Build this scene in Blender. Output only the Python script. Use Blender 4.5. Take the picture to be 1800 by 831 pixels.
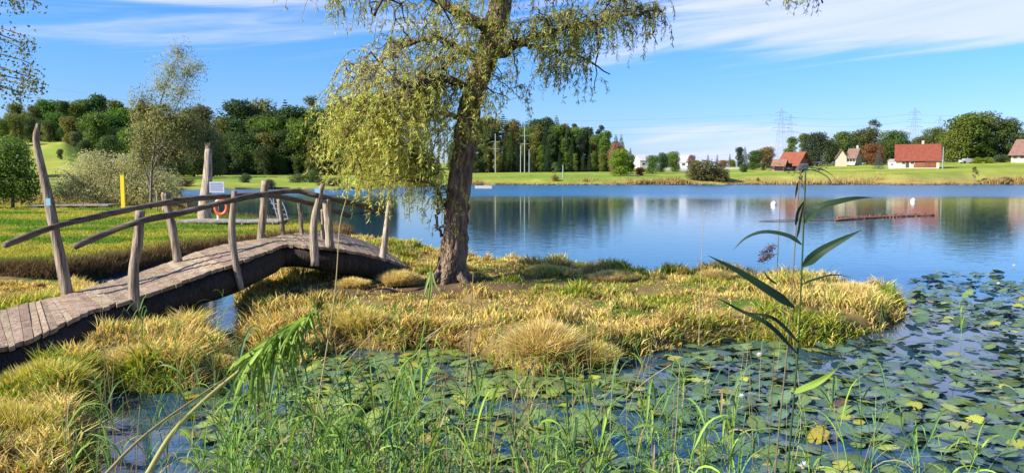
import bpy, math, random
import numpy as np
random.seed(7); rng = np.random.default_rng(11)
for o in list(bpy.data.objects): bpy.data.objects.remove(o)
S = bpy.context.scene; C = S.collection
R = math.radians

# ---------------------------------------------------------------- camera
F = 1386.0; H = 2.0; PITCH = math.atan((415.5 - 308) / F)
cd = bpy.data.cameras.new('camera'); cam = bpy.data.objects.new('camera', cd); C.objects.link(cam)
cam.location = (0, 0, H); cam.rotation_euler = (math.pi / 2 - PITCH, 0, 0)
cd.sensor_width = 36; cd.lens = 36 * F / 1800; cd.clip_start = .05; cd.clip_end = 9000
S.camera = cam
# ---------------------------------------------------------------- light
SUN_EL, SUN_AZ = R(33), R(-113)         # azimuth measured clockwise from +Y
SUN_DIR = (math.sin(SUN_AZ) * math.cos(SUN_EL), math.cos(SUN_AZ) * math.cos(SUN_EL), math.sin(SUN_EL))
sd = bpy.data.lights.new('sun', 'SUN'); sun = bpy.data.objects.new('sun', sd); C.objects.link(sun)
sd.energy = 5.0; sd.angle = R(.55); sd.color = (1, .93, .80)
from mathutils import Vector
sun.rotation_euler = (-Vector(SUN_DIR)).to_track_quat('-Z', 'Y').to_euler()
S.view_settings.view_transform = 'Standard'; S.view_settings.look = 'None'
S.view_settings.gamma = 1; S.view_settings.exposure = 1.0
S.render.engine = 'CYCLES'
S.cycles.max_bounces = 5; S.cycles.diffuse_bounces = 2; S.cycles.glossy_bounces = 3
S.cycles.transmission_bounces = 3; S.cycles.transparent_max_bounces = 6
S.cycles.use_denoising = True; S.cycles.caustics_reflective = False; S.cycles.caustics_refractive = False

class NT:
    """small node-tree helper"""
    def __init__(s, tree): s.t = tree; s.n = tree.nodes; s.l = tree.links
    def new(s, typ, **kw):
        nd = s.n.new(typ)
        for k, v in kw.items():
            if k.startswith('i_'):
                key = k[2:]; nd.inputs[int(key) if key.isdigit() else key.replace('_', ' ')].default_value = v
            else: setattr(nd, k, v)
        return nd
    def link(s, a, b): s.l.new(a, b)
    def math(s, op, a, b=None, c=None, clamp=False):
        nd = s.n.new('ShaderNodeMath'); nd.operation = op; nd.use_clamp = clamp
        for i, v in enumerate((a, b, c)):
            if v is None: continue
            if isinstance(v, (int, float)): nd.inputs[i].default_value = v
            else: s.l.new(v, nd.inputs[i])
        return nd.outputs[0]
    def ss(s, v, lo, hi, a=0., b=1.):
        nd = s.n.new('ShaderNodeMapRange'); nd.interpolation_type = 'SMOOTHSTEP'
        s.l.new(v, nd.inputs[0])
        for i, q in enumerate((lo, hi, a, b)): nd.inputs[i + 1].default_value = q
        return nd.outputs[0]
    def mix(s, f, a, b, mode='MIX'):
        nd = s.n.new('ShaderNodeMix'); nd.data_type = 'RGBA'; nd.blend_type = mode
        for sock, v in ((nd.inputs[0], f), (nd.inputs[6], a), (nd.inputs[7], b)):
            if isinstance(v, (int, float)): sock.default_value = v
            elif isinstance(v, tuple): sock.default_value = v if len(v) == 4 else v + (1,)
            else: s.l.new(v, sock)
        return nd.outputs[2]

W = bpy.data.worlds.new('World'); S.world = W; W.use_nodes = True
nt = NT(W.node_tree); nt.n.clear()
sky = nt.new('ShaderNodeTexSky', sky_type='NISHITA', sun_disc=False, sun_elevation=SUN_EL,
             sun_rotation=SUN_AZ % (2 * math.pi), altitude=450, air_density=1.0, dust_density=.25, ozone_density=3.0)
hs = nt.new('ShaderNodeHueSaturation', i_Saturation=1.33, i_Value=1.0); hs.inputs['Hue'].default_value = .499
nt.link(sky.outputs[0], hs.inputs['Color'])
tc = nt.new('ShaderNodeTexCoord'); sx = nt.new('ShaderNodeSeparateXYZ'); nt.link(tc.outputs['Generated'], sx.inputs[0])
X, Y, Z = sx.outputs
# streaky cirrus: noise on the direction, squeezed vertically and slightly tilted
zt = nt.math('MULTIPLY_ADD', X, -.10, Z)
def streak(sx_, sz_, seed, detail=6, rough=.55, dist=.6):
    cb = nt.new('ShaderNodeCombineXYZ')
    nt.link(nt.math('MULTIPLY', X, sx_), cb.inputs[0]); nt.link(nt.math('MULTIPLY', zt, sz_), cb.inputs[1])
    cb.inputs[2].default_value = seed
    nz = nt.new('ShaderNodeTexNoise'); nz.inputs['Scale'].default_value = 1
    nz.inputs['Detail'].default_value = detail; nz.inputs['Roughness'].default_value = rough
    nz.inputs['Distortion'].default_value = dist
    nt.link(cb.outputs[0], nz.inputs['Vector']); return nz.outputs[0]
n1 = streak(2.6, 24, 3.1); n2 = streak(3.2, 42, 8.7, dist=.9); n3 = streak(1.8, 17, 5.5)
nn = nt.math('ADD', nt.math('MULTIPLY', n1, .45), nt.math('MULTIPLY', n2, .55))
# direction masks (X ~ azimuth, Z ~ elevation)
mR = nt.math('MULTIPLY', nt.ss(X, .04, .38), nt.math('MULTIPLY', nt.ss(Z, .125, .165), nt.ss(Z, .25, .36, 1, 0)))
mLow = nt.math('MULTIPLY', nt.math('MULTIPLY', nt.ss(X, .08, .20), nt.ss(X, .42, .58, 1, 0)),
               nt.math('MULTIPLY', nt.ss(Z, .0, .02), nt.ss(Z, .052, .072, 1, 0)))
mL = nt.math('MULTIPLY', nt.ss(X, -.12, -.5), nt.math('MULTIPLY', nt.ss(Z, .185, .21), nt.ss(Z, .3, .5, 1, 0)))
mS = nt.math('MULTIPLY', nt.math('MULTIPLY', nt.ss(Z, .10, .14), nt.ss(Z, .28, .5, 1, 0)), .16)
thr = nt.math('ADD', nt.math('ADD', nt.math('MULTIPLY', mR, .27), nt.math('MULTIPLY', mLow, .25)),
              nt.math('ADD', nt.math('MULTIPLY', mL, .24), mS))
cl = nt.ss(nt.math('ADD', nn, thr), .62, .92)
cl = nt.math('MULTIPLY', cl, .80)
zr0 = nt.ss(Z, -.02, .20, .0, 1.0)
skyd = nt.mix(1.0, hs.outputs[0], nt.mix(zr0, (.54, .60, .96, 1), (.80, .93, 1.24, 1)), 'MULTIPLY')
wcol = nt.mix(n2, (4.2, 4.6, 7.0, 1), (6.0, 6.2, 8.2, 1))
mixc = nt.mix(cl, skyd, wcol)
bg = nt.new('ShaderNodeBackground'); bg.inputs[1].default_value = .085
nt.link(mixc, bg.inputs[0]); out = nt.new('ShaderNodeOutputWorld'); nt.link(bg.outputs[0], out.inputs[0])

# ---------------------------------------------------------------- pixel -> world
cp, sp = math.cos(PITCH), math.sin(PITCH)
def ray(px, py):
    a = (px - 900) / F; b = -(py - 415.5) / F
    return np.array([a, cp + b * sp, -sp + b * cp])
def P(px, py, z=0.): r = ray(px, py); t = (z - H) / r[2]; return np.array([r[0] * t, r[1] * t, z])
def PD(px, py, d): r = ray(px, py); t = d / r[1]; return np.array([r[0] * t, d, H + r[2] * t])
def U(u, d): return np.array([(u - 900) / F * d / cp, d])

# ---------------------------------------------------------------- mesh helpers
def np_mesh(name, V, quads=None, tris=None, col=None, smooth=False):
    V = np.asarray(V, np.float32); q = np.zeros((0, 4), int) if quads is None or len(quads) == 0 else np.asarray(quads, int)
    t = np.zeros((0, 3), int) if tris is None or len(tris) == 0 else np.asarray(tris, int)
    me = bpy.data.meshes.new(name); me.vertices.add(len(V)); me.vertices.foreach_set('co', V.ravel())
    L = np.concatenate([q.ravel(), t.ravel()]).astype(np.int32)
    me.loops.add(len(L)); me.loops.foreach_set('vertex_index', L)
    st = np.concatenate([np.arange(len(q)) * 4, len(q) * 4 + np.arange(len(t)) * 3]).astype(np.int32)
    me.polygons.add(len(st)); me.polygons.foreach_set('loop_start', st)
    me.polygons.foreach_set('use_smooth', np.full(len(st), smooth))
    me.update(calc_edges=True)
    if col is not None:
        a = me.color_attributes.new('Col', 'FLOAT_COLOR', 'POINT')
        c = np.ones((len(V), 4), np.float32); c[:, :3] = col; a.data.foreach_set('color', c.ravel())
    return me

class MB:
    def __init__(s): s.V = []; s.Q = []; s.T = []; s.K = []; s.n = 0
    def add(s, V, Q=None, T=None, col=(1, 1, 1)):
        V = np.asarray(V, float); s.V.append(V)
        if Q is not None and len(Q): s.Q.append(np.asarray(Q) + s.n)
        if T is not None and len(T): s.T.append(np.asarray(T) + s.n)
        c = np.asarray(col, float); s.K.append(np.broadcast_to(c, (len(V), 3)) if c.ndim == 1 else c)
        s.n += len(V)
    def mesh(s, name, smooth=False):
        return np_mesh(name, np.concatenate(s.V), np.concatenate(s.Q) if s.Q else None,
                       np.concatenate(s.T) if s.T else None, np.concatenate(s.K), smooth)
    def build(s, name, m, parent=None, smooth=False):
        return link(name, s.mesh(name, smooth), m, parent)
    def box(s, c, half, ax=None, col=(1, 1, 1), taper=1.):
        c = np.asarray(c, float); ax = np.eye(3) if ax is None else np.asarray(ax, float)
        v = []
        for k in (-1, 1):
            for i, j in ((-1, -1), (1, -1), (1, 1), (-1, 1)):
                f = taper if k > 0 else 1
                v.append(c + ax[0] * half[0] * i * f + ax[1] * half[1] * j * f + ax[2] * half[2] * k)
        s.add(v, [(3, 2, 1, 0), (4, 5, 6, 7), (0, 1, 5, 4), (1, 2, 6, 5), (2, 3, 7, 6), (3, 0, 4, 7)], col=col)
    def tube(s, pts, rad, n=8, col=(1, 1, 1), rough=0., cap=True, flute=0., vary=0.):
        pts = np.asarray(pts, float); k = len(pts); rad = np.broadcast_to(np.asarray(rad, float), (k,))
        tg = np.gradient(pts, axis=0); tg /= np.linalg.norm(tg, axis=1)[:, None] + 1e-9
        ref = np.array([0, 1, 0.]) if abs(tg[0][1]) < .9 else np.array([1., 0, 0])
        V = []
        a = np.arange(n) * 2 * math.pi / n
        ph = rng.uniform(0, 6, 4)
        for i in range(k):
            e1 = np.cross(tg[i], ref); e1 /= np.linalg.norm(e1) + 1e-9; e2 = np.cross(tg[i], e1); ref = -np.cross(tg[i], e1) if False else ref
            r = rad[i] * (1 + rough * rng.uniform(-1, 1, n) + flute * np.sin(3 * a + ph[0] + i * .1) + flute * .6 * np.sin(5 * a + ph[1] - i * .07))
            V.append(pts[i] + np.outer(np.cos(a) * r, e1) + np.outer(np.sin(a) * r, e2))
        V = np.concatenate(V); Q = []
        for i in range(k - 1):
            for j in range(n): Q.append((i * n + j, i * n + (j + 1) % n, (i + 1) * n + (j + 1) % n, (i + 1) * n + j))
        T = []
        if cap:
            V = np.concatenate([V, pts[:1], pts[-1:]]); b = k * n
            for j in range(n):
                T.append((b, (j + 1) % n, j)); T.append((b + 1, (k - 1) * n + j, (k - 1) * n + (j + 1) % n))
        c = np.asarray(col, float)
        if vary: c = c * (1 + vary * rng.uniform(-1, 1, (len(V), 1)))
        s.add(V, Q, T, c)

def link(name, me, m=None, parent=None):
    o = bpy.data.objects.new(name, me)
    if m is not None and not me.materials: me.materials.append(m)
    C.objects.link(o)
    if parent is not None: o.parent = parent
    return o
def tag(o, label=None, cat=None, group=None, kind=None):
    if label: o['label'] = label
    if cat: o['category'] = cat
    if group: o['group'] = group
    if kind: o['kind'] = kind
    return o
def empty(name, loc=(0, 0, 0), label=None, cat=None, group=None, rz=0):
    o = bpy.data.objects.new(name, None); C.objects.link(o); o.location = [float(q) for q in loc]; o.rotation_euler.z = rz
    return tag(o, label, cat, group)
def copy_tree(o, parent=None):
    c = o.copy(); C.objects.link(c); c.parent = parent
    for ch in list(o.children): copy_tree(ch, c)
    return c
def smooth_path(pts, n):
    """Catmull-Rom resample"""
    p = np.asarray(pts, float); p = np.vstack([2 * p[0] - p[1], p, 2 * p[-1] - p[-2]]); k = len(p) - 3; o = []
    for t in np.linspace(0, k - 1e-6, n):
        i = int(t); f = t - i; a, b, c, d = p[i:i + 4]
        o.append(.5 * ((2 * b) + (-a + c) * f + (2 * a - 5 * b + 4 * c - d) * f * f + (-a + 3 * b - 3 * c + d) * f ** 3))
    return np.array(o)
def unit(v): v = np.asarray(v, float); return v / (np.linalg.norm(v, axis=-1, keepdims=True) + 1e-9)
def jit(col, n, amt=.2, hue=.12):
    col = np.asarray(col, float)
    return np.clip(col * (1 + rng.uniform(-amt, amt, (n, 1))) * (1 + rng.uniform(-hue, hue, (n, 3))), 0, 1)

def leaf_cloud(mb, cen, along, nrm, ln, wd, col):
    """pointed four-sided leaves"""
    n = len(cen); along = unit(along); side = unit(np.cross(along, nrm)); ln = np.broadcast_to(ln, (n,))[:, None]; wd = np.broadcast_to(wd, (n,))[:, None]
    nn_ = unit(np.cross(side, along))
    V = np.empty((n, 4, 3)); V[:, 0] = cen; V[:, 1] = cen + along * ln * .45 + side * wd * .5 + nn_ * wd * .12
    V[:, 2] = cen + along * ln; V[:, 3] = cen + along * ln * .45 - side * wd * .5 + nn_ * wd * .12
    mb.add(V.reshape(-1, 3), np.arange(n * 4).reshape(n, 4), col=np.repeat(col, 4, axis=0))

def blades(mb, base, h, az, lean, w, col, tipcol=None, face=None):
    """grass blades bent over by 'lean'; two segments each"""
    n = len(base); d = np.stack([np.cos(az), np.sin(az), np.zeros(n)], 1)
    fa = rng.uniform(0, math.pi, n) if face is None else face
    s = np.stack([np.cos(fa), np.sin(fa), np.zeros(n)], 1)
    V = np.empty((n, 5, 3)); up = np.array([0, 0, 1.])
    def at(t): return base + up * (h * t * (1 - .35 * lean * t))[:, None] + d * (h * lean * t * t)[:, None]
    V[:, 0] = at(0) - s * w[:, None] * .5; V[:, 1] = at(0) + s * w[:, None] * .5
    V[:, 2] = at(.55) + s * w[:, None] * .42; V[:, 3] = at(.55) - s * w[:, None] * .42; V[:, 4] = at(1.)
    i = np.arange(n)[:, None] * 5
    c = np.repeat(col[:, None, :], 5, axis=1)
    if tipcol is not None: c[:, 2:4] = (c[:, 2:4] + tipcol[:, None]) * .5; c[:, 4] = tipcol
    mb.add(V.reshape(-1, 3), i + np.array([[0, 1, 2, 3]]), i + np.array([[3, 2, 4]]), c.reshape(-1, 3))

def ribbon(mb, pts, wid, nrm, col, n=14, fold=.18, tipcol=None):
    """long leaf: curved strip folded slightly along its midrib"""
    p = smooth_path(pts, n); tg = unit(np.gradient(p, axis=0)); sd_ = unit(np.cross(tg, np.asarray(nrm, float)))
    up = unit(np.cross(sd_, tg)); t = np.linspace(0, 1, n)
    w = wid * np.clip(np.minimum((t * 5 + .25), 1) * (1 - t ** 2.2), .02, 1)
    V = np.concatenate([p - sd_ * w[:, None] / 2 + up * w[:, None] * fold, p, p + sd_ * w[:, None] / 2 + up * w[:, None] * fold])
    Q = []
    for i in range(n - 1):
        Q += [(i, i + n, i + n + 1, i + 1), (i + n, i + 2 * n, i + 2 * n + 1, i + n + 1)]
    c = np.tile(np.asarray(col, float), (3 * n, 1))
    c[:n] *= .9
    if tipcol is not None:
        f = np.tile(np.clip((t - .75) * 4, 0, 1), 3)[:, None]; c = c * (1 - f) + np.asarray(tipcol) * f
    mb.add(V, Q, col=c)

# value noise for numpy
_tab = rng.uniform(0, 1, (256, 256))
def vn(x, y):
    xi = np.floor(x).astype(int); yi = np.floor(y).astype(int); fx = x - xi; fy = y - yi
    fx = fx * fx * (3 - 2 * fx); fy = fy * fy * (3 - 2 * fy); g = lambda a, b: _tab[a & 255, b & 255]
    return (g(xi, yi) * (1 - fx) + g(xi + 1, yi) * fx) * (1 - fy) + (g(xi, yi + 1) * (1 - fx) + g(xi + 1, yi + 1) * fx) * fy
def fbm(x, y, o=4):
    r = 0; a = .5; q = 0
    for i in range(o): r = r + a * vn(x * 2 ** i + 17 * i, y * 2 ** i + 9 * i); q += a; a *= .5
    return r / q
def sstep(v, a, b): t = np.clip((v - a) / (b - a), 0, 1); return t * t * (3 - 2 * t)

# ---------------------------------------------------------------- materials
def mat_base(name):
    m = bpy.data.materials.new(name); m.use_nodes = True; t = NT(m.node_tree); t.n.clear(); return m, t
def finish(t, sh): o = t.new('ShaderNodeOutputMaterial'); t.link(sh, o.inputs[0])
def leaf_mat(name, trans=.35, rough=.5, spec=.35, tint=True):
    m, t = mat_base(name); a = t.new('ShaderNodeVertexColor', layer_name='Col'); c = a.outputs[0]
    if tint:
        oi = t.new('ShaderNodeObjectInfo'); c = t.mix(1., c, oi.outputs['Color'], 'MULTIPLY')
    b = t.new('ShaderNodeBsdfPrincipled'); t.link(c, b.inputs['Base Color']); b.inputs['Roughness'].default_value = rough
    b.inputs['Specular IOR Level'].default_value = spec
    tr = t.new('ShaderNodeBsdfTranslucent'); hs_ = t.new('ShaderNodeHueSaturation'); hs_.inputs['Saturation'].default_value = 1.1
    hs_.inputs['Value'].default_value = 1.35; hs_.inputs['Hue'].default_value = .49; t.link(c, hs_.inputs['Color']); t.link(hs_.outputs[0], tr.inputs[0])
    mx = t.new('ShaderNodeMixShader'); mx.inputs[0].default_value = trans
    t.link(b.outputs[0], mx.inputs[1]); t.link(tr.outputs[0], mx.inputs[2]); finish(t, mx.outputs[0]); return m
def surf_mat(name, col=None, rough=.8, scale=8., stretch=(1, 1, 1), amt=.35, bump=.3, bscale=None, spec=.3, dark=(.35, .33, .3), metal=0., crack=False):
    """vertex colour or flat colour broken up by noise, with bump"""
    m, t = mat_base(name)
    if col is None: c = t.new('ShaderNodeVertexColor', layer_name='Col').outputs[0]
    else:
        rg = t.new('ShaderNodeRGB'); rg.outputs[0].default_value = tuple(col) + (1,); c = rg.outputs[0]
    tc_ = t.new('ShaderNodeTexCoord'); mp = t.new('ShaderNodeMapping'); mp.inputs['Scale'].default_value = stretch; t.link(tc_.outputs['Object'], mp.inputs[0])
    nz = t.new('ShaderNodeTexNoise'); nz.inputs['Scale'].default_value = scale; nz.inputs['Detail'].default_value = 8; nz.inputs['Roughness'].default_value = .65; t.link(mp.outputs[0], nz.inputs['Vector'])
    f = t.ss(nz.outputs[0], .35, .7, 0, amt)
    dk = t.mix(1., c, tuple(dark) + (1,), 'MULTIPLY'); c2 = t.mix(f, c, dk)
    b = t.new('ShaderNodeBsdfPrincipled'); t.link(c2, b.inputs['Base Color']); b.inputs['Roughness'].default_value = rough
    b.inputs['Specular IOR Level'].default_value = spec; b.inputs['Metallic'].default_value = metal
    n2_ = t.new('ShaderNodeTexNoise'); n2_.inputs['Scale'].default_value = bscale or scale * 2.5; n2_.inputs['Detail'].default_value = 6; t.link(mp.outputs[0], n2_.inputs['Vector'])
    hgt = n2_.outputs[0]
    if crack:
        vo = t.new('ShaderNodeTexVoronoi', feature='DISTANCE_TO_EDGE'); vo.inputs['Scale'].default_value = scale * 1.2
        t.link(mp.outputs[0], vo.inputs['Vector']); hgt = t.math('ADD', hgt, t.math('MULTIPLY', t.ss(vo.outputs[0], 0, .25), 1.2))
    bm = t.new('ShaderNodeBump'); bm.inputs['Strength'].default_value = bump; bm.inputs['Distance'].default_value = .02; t.link(hgt, bm.inputs['Height']); t.link(bm.outputs[0], b.inputs['Normal'])
    finish(t, b.outputs[0]); return m
M_leaf = leaf_mat('leaf', trans=.48); M_far = leaf_mat('far_leaf', trans=.32, rough=.6, spec=.2); M_grass = leaf_mat('grass_blade', trans=.35, rough=.6, spec=.25, tint=False)
M_reed = leaf_mat('reed_leaf', trans=.3, rough=.55, spec=.2, tint=False); M_pad = leaf_mat('lily_leaf', trans=.12, rough=.24, spec=.8)
M_bark = surf_mat('willow_bark', None, .9, 14, (1, 1, .22), .8, 1.0, 22, dark=(.22, .18, .15), crack=True)
M_wood = surf_mat('weathered_wood', None, .85, 26, (1, 1, .09), .95, 1.0, 40, dark=(.30, .24, .19))
M_rail = surf_mat('rail_wood', None, .85, 26, (.18, .18, 1), .9, 1.0, 40, dark=(.35, .3, .27))
M_plank = surf_mat('plank_wood', None, .9, 9, (1, 1, 1), .85, 1.0, 40, dark=(.42, .36, .32))
M_wall = surf_mat('plaster', None, .85, .8, amt=.25, bump=.1, dark=(.7, .68, .62)); M_roof = surf_mat('clay_tile', None, .85, 1.6, amt=.6, bump=.4, dark=(.5, .42, .4))
M_metal = surf_mat('galvanised_steel', (.42, .44, .45), .5, 3, amt=.3, bump=.1, metal=.6); M_paint = surf_mat('painted', None, .45, 12, amt=.15, bump=.05, dark=(.7, .7, .65), spec=.5)
M_pylon = surf_mat('painted_steel', (.20, .25, .31), .7, 3, amt=.2, bump=.05)
M_stone = surf_mat('stone', None, .9, 3, amt=.5, bump=.5)
M_glass = surf_mat('window_glass', (.03, .035, .04), .1, 2, amt=.1, bump=0, spec=.8)

# ---------------------------------------------------------------- land outlines
def pl(lst, z=0.): return np.array([P(a, b, z)[:2] for a, b in lst])
ISLAND = pl([(432, 475), (415, 520), (425, 560), (418, 605), (470, 640), (560, 640), (615, 612), (690, 618), (760, 612), (830, 622), (885, 650), (950, 662),
             (1010, 655), (1060, 640), (1110, 632), (1180, 612), (1270, 603), (1330, 598), (1400, 610), (1480, 608), (1510, 590), (1560, 578), (1585, 560), (1588, 535),
             (1560, 522), (1500, 515), (1400, 510), (1290, 497), (1240, 492), (1160, 500), (1110, 490), (1040, 482), (960, 475), (880, 470), (830, 468), (780, 455),
             (740, 444), (700, 438), (650, 436), (600, 432), (540, 436), (480, 445)])
MEADOW = np.vstack([pl([(-900, 490), (0, 501), (110, 499), (180, 488), (250, 472), (350, 452), (440, 438), (520, 430), (600, 430), (625, 420), (600, 410), (540, 402), (480, 397), (430, 390), (345, 388), (318, 376), (322, 364)], 0),
                    [U(325, 60), U(320, 100), U(310, 130), U(-400, 150), U(-3500, 160), [-600, 60], [-600, 12]]])
NEAR = pl([(-900, 512), (-300, 512), (0, 508), (100, 508), (180, 520), (250, 540), (330, 545), (345, 560), (350, 590), (400, 625), (425, 640), (405, 662), (330, 690), (250, 692), (180, 690), (165, 720), (168, 790), (150, 880), (60, 1100), (-900, 1100)], 0)
shu = [-4000, 300, 600, 700, 840, 1100, 1400, 1800, 2400, 4000]; shd = [105, 108, 112, 128, 161, 162, 164, 163, 150, 120]
def shore(u): return np.interp(u, shu, shd) + 1.5 * np.sin(u * .03) + .9 * np.sin(u * .11 + 1)
FARL = np.array([U(u, shore(u)) for u in np.linspace(-4000, 4000, 260)] + [[9000, 9000], [-9000, 9000]])
BANK = np.array([[-600, 3.2], [-2.2, 3.2], [-1, 2.6], [1, 2.4], [3, 2.3], [600, 2.3], [600, -600], [-600, -600]])
LEFT = np.array([[-60, 3], [-60, 400], [-3000, 400], [-3000, -600], [-600, -600]])
RIGHT = np.array([[190, -600], [190, 600], [6000, 600], [6000, -600]])
POLYS = [ISLAND, MEADOW, NEAR, FARL, BANK, LEFT, RIGHT]
def sdist(poly, x, y):
    d = np.full(x.shape, 1e9); ins = np.zeros(x.shape, bool); n = len(poly)
    for i in range(n):
        a = poly[i]; b = poly[(i + 1) % n]; e = b - a; L = e @ e + 1e-12
        t = np.clip(((x - a[0]) * e[0] + (y - a[1]) * e[1]) / L, 0, 1)
        d = np.minimum(d, (x - a[0] - t * e[0]) ** 2 + (y - a[1] - t * e[1]) ** 2)
        c = ((a[1] > y) != (b[1] > y)); xx = a[0] + (y - a[1]) / (b[1] - a[1] + 1e-12) * e[0]
        ins ^= c & (x < xx)
    d = np.sqrt(d); return np.where(ins, d, -d)
# bridge edges, as (pixel x, pixel y, deck height)
NE = [(0, 612, .42), (60, 592, .45), (150, 549, .5), (240, 522, .56), (330, 490, .70), (410, 463, .82), (480, 436, .93), (500, 430, .95), (560, 433, .92), (620, 441, .81), (680, 455, .62), (718, 469, .42)]
FE = [(-25, 551, .42), (50, 533, .45), (115, 517, .5), (200, 492, .58), (290, 463, .72), (360, 438, .85), (430, 423, .95), (470, 418, .97), (530, 409, .93), (590, 409, .83), (645, 425, .63), (690, 447, .43)]
NEp = smooth_path([P(*a) for a in [(-70, 640, .40)] + NE], 75); FEp = smooth_path([P(*a) for a in [(-110, 570, .40)] + FE], 75)
deckpoly = np.vstack([NEp[:, :2], FEp[::-1, :2]])
hp = []
for a_, b_ in zip(NEp[3:33], FEp[3:33]):
    dv = unit(a_ - b_); hp.append((a_ + dv * .5)[:2])
HOLLOW = np.vstack([hp, [(b_ + unit(b_ - a_) * .02)[:2] for a_, b_ in zip(NEp[3:33], FEp[3:33])][::-1]])
HCUT = 10.4
def deck_near(x, y): return ((sdist(deckpoly, x, y) > -.02) & (y < HCUT)) | (sdist(HOLLOW, x, y) > .0)


kU = [-4000, -300, 0, 60, 120, 180, 230, 300, 400, 600, 900, 1100, 1200, 1400, 1600, 1800, 2300, 4000]
kD = [120, 165, 235, 420, 3000]
kZ = np.array([[1.6, 8.5, 12, 32, 40], [1.5, 8.5, 12, 30, 40], [1.4, 8.3, 12, 26, 40], [1.3, 8.2, 12, 25, 40], [1.2, 8.6, 11, 24, 40], [1.0, 5, 8, 22, 40], [.7, 2, 5, 18, 40], [.5, 1.0, 2, 12, 40], [.5, .9, 1.7, 9, 40],
               [.5, .9, 1.7, 8, 40], [.4, .9, 2.6, 8, 40], [.4, .8, 2.8, 6, 30], [.4, .9, 2.6, 4, 12], [.4, 1.3, 4.2, 7, 12], [.4, 1.7, 5.3, 8, 14], [.4, 1.8, 6.0, 10, 16], [.4, 1.8, 6, 12, 20], [.4, 1.8, 6, 12, 20]])
def zfar(x, y):
    yy = np.maximum(y, 1.); u = 900 + x / yy * F * cp; d = np.where(y > 1, y, 1)
    cols = [np.interp(u, kU, kZ[:, j]) for j in range(5)]
    r = np.interp(d, [0, 120], [0, 1]) * 0
    out = np.where(d < 120, sstep(d, 50, 120) * cols[0], 0)
    for j in range(4):
        t = np.clip((d - kD[j]) / (kD[j + 1] - kD[j]), 0, 1)
        out = np.where((d >= kD[j]) & (d <= kD[j + 1]), cols[j] + (cols[j + 1] - cols[j]) * t, out)
    return np.where(d > kD[4], cols[4], out)
def height(x, y, full=False):
    x = np.asarray(x, float); y = np.asarray(y, float)
    wob = (fbm(x * 2.3, y * 2.3, 3) - .5) * .16 * sstep(-y, -60, -20)
    ds = [sdist(p, x, y) for p in POLYS]
    dl = np.max(ds, axis=0) + wob
    z = np.where(dl > 0, .20 * sstep(dl, 0, .22) + .12 * sstep(dl, .2, 1.4), np.maximum(dl * .7, -.7))
    z = z + np.where(dl > 0, sstep(dl, .05, .5) * ((fbm(x * 1.1, y * 1.1, 4) - .5) * .14 + (sstep(fbm(x * 2.1 + 30, y * 2.1, 2), .45, .75) - .35) * .06 * (y < 20)), 0)
    hd_ = sdist(HOLLOW, x, y); z = z - .5 * sstep(hd_, -.05, .22); dl = np.where(hd_ > .05, np.minimum(dl, .12), dl)
    z = z + np.where(y > 50, sstep(dl, .5, 9) * zfar(x, y), 0)
    return (z, dl, ds) if full else z
def gz(x, y): return float(height(np.array([x]), np.array([y]))[0])

# ---------------------------------------------------------------- ground sheet (polar grid around the camera position)
ang = np.concatenate([np.linspace(-180, -40, 40, endpoint=False), np.linspace(-40, 40, 420, endpoint=False), np.linspace(40, 180, 40, endpoint=False)])
rad = np.concatenate([[.01], np.geomspace(1.5, 4.5, 14, endpoint=False), np.geomspace(4.5, 24, 230, endpoint=False), np.geomspace(24, 420, 190, endpoint=False), np.geomspace(420, 6000, 26)])
A, RR = np.meshgrid(np.radians(ang), rad); gx = (np.sin(A) * RR).ravel(); gy = (np.cos(A) * RR).ravel()
g_z, g_dl, g_ds = height(gx, gy, True)
nA, nR = len(ang), len(rad)
i = np.arange(nR - 1)[:, None] * nA; j = np.arange(nA)[None, :]; jn = (j + 1) % nA
gq = np.stack([i + j, i + jn, i + nA + jn, i + nA + j], -1).reshape(-1, 4)[:, ::-1]
isl = sstep(g_ds[0], -.1, .3)
n_a = fbm(gx * 1.3 + 5, gy * 1.3, 4); n_b = fbm(gx * .25, gy * .25 + 40, 4)
mud = np.array([.035, .026, .016]); green = np.array([.11, .19, .025]); dry = np.array([.34, .25, .09]); fgreen = np.array([.20, .28, .035]); soil = np.array([.13, .085, .045])
c = np.tile(mud, (len(gx), 1))
near_c = dry * (.5 + .3 * n_a[:, None]); f = sstep(n_a, .5, .62)[:, None]; near_c = near_c * (1 - f) + green * .7 * f
c = np.where((g_dl > 0)[:, None], near_c, c)
tx, ty = -.95, 12.0
pathm = np.exp(-(((gx - tx - .9) / 2.6) ** 2 + ((gy - ty - .2) / .75) ** 2)) + np.exp(-(((gx + 2.0) / 1.6) ** 2 + ((gy - 11.6) / .6) ** 2))
pathm = np.clip(pathm * 1.3 * (.5 + n_a), 0, 1)[:, None] * (g_ds[0] > .2)[:, None]
c = c * (1 - pathm) + soil * pathm
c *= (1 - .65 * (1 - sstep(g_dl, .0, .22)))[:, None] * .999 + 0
md = sstep(g_ds[1], .2, 1.0) * (gy < 110)
mc = green[None] * (.8 + .5 * n_a[:, None]); fd = sstep(fbm(gx * .18, gy * .5 + 3, 4), .42, .56)[:, None]
mc = mc * (1 - fd) + np.array([.33, .30, .06]) * fd
c = np.where((md > .5)[:, None], mc, c)
uu = 900 + gx / np.maximum(gy, 1) * F
far = (g_ds[3] > 0) & (gy > 60)
band = fbm(uu * .004 + 3, gy * .09, 3); fb = sstep(band, .44, .60)[:, None]
fc = fgreen * (1 - fb) + np.array([.31, .33, .055]) * fb
strip = np.clip(1 - g_ds[3] / (7 + 6 * n_b), 0, 1)[:, None] * sstep(uu, 900, 1150)[:, None]
strip = np.maximum(strip, .6 * np.clip(1 - g_ds[3] / 4., 0, 1)[:, None])
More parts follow.
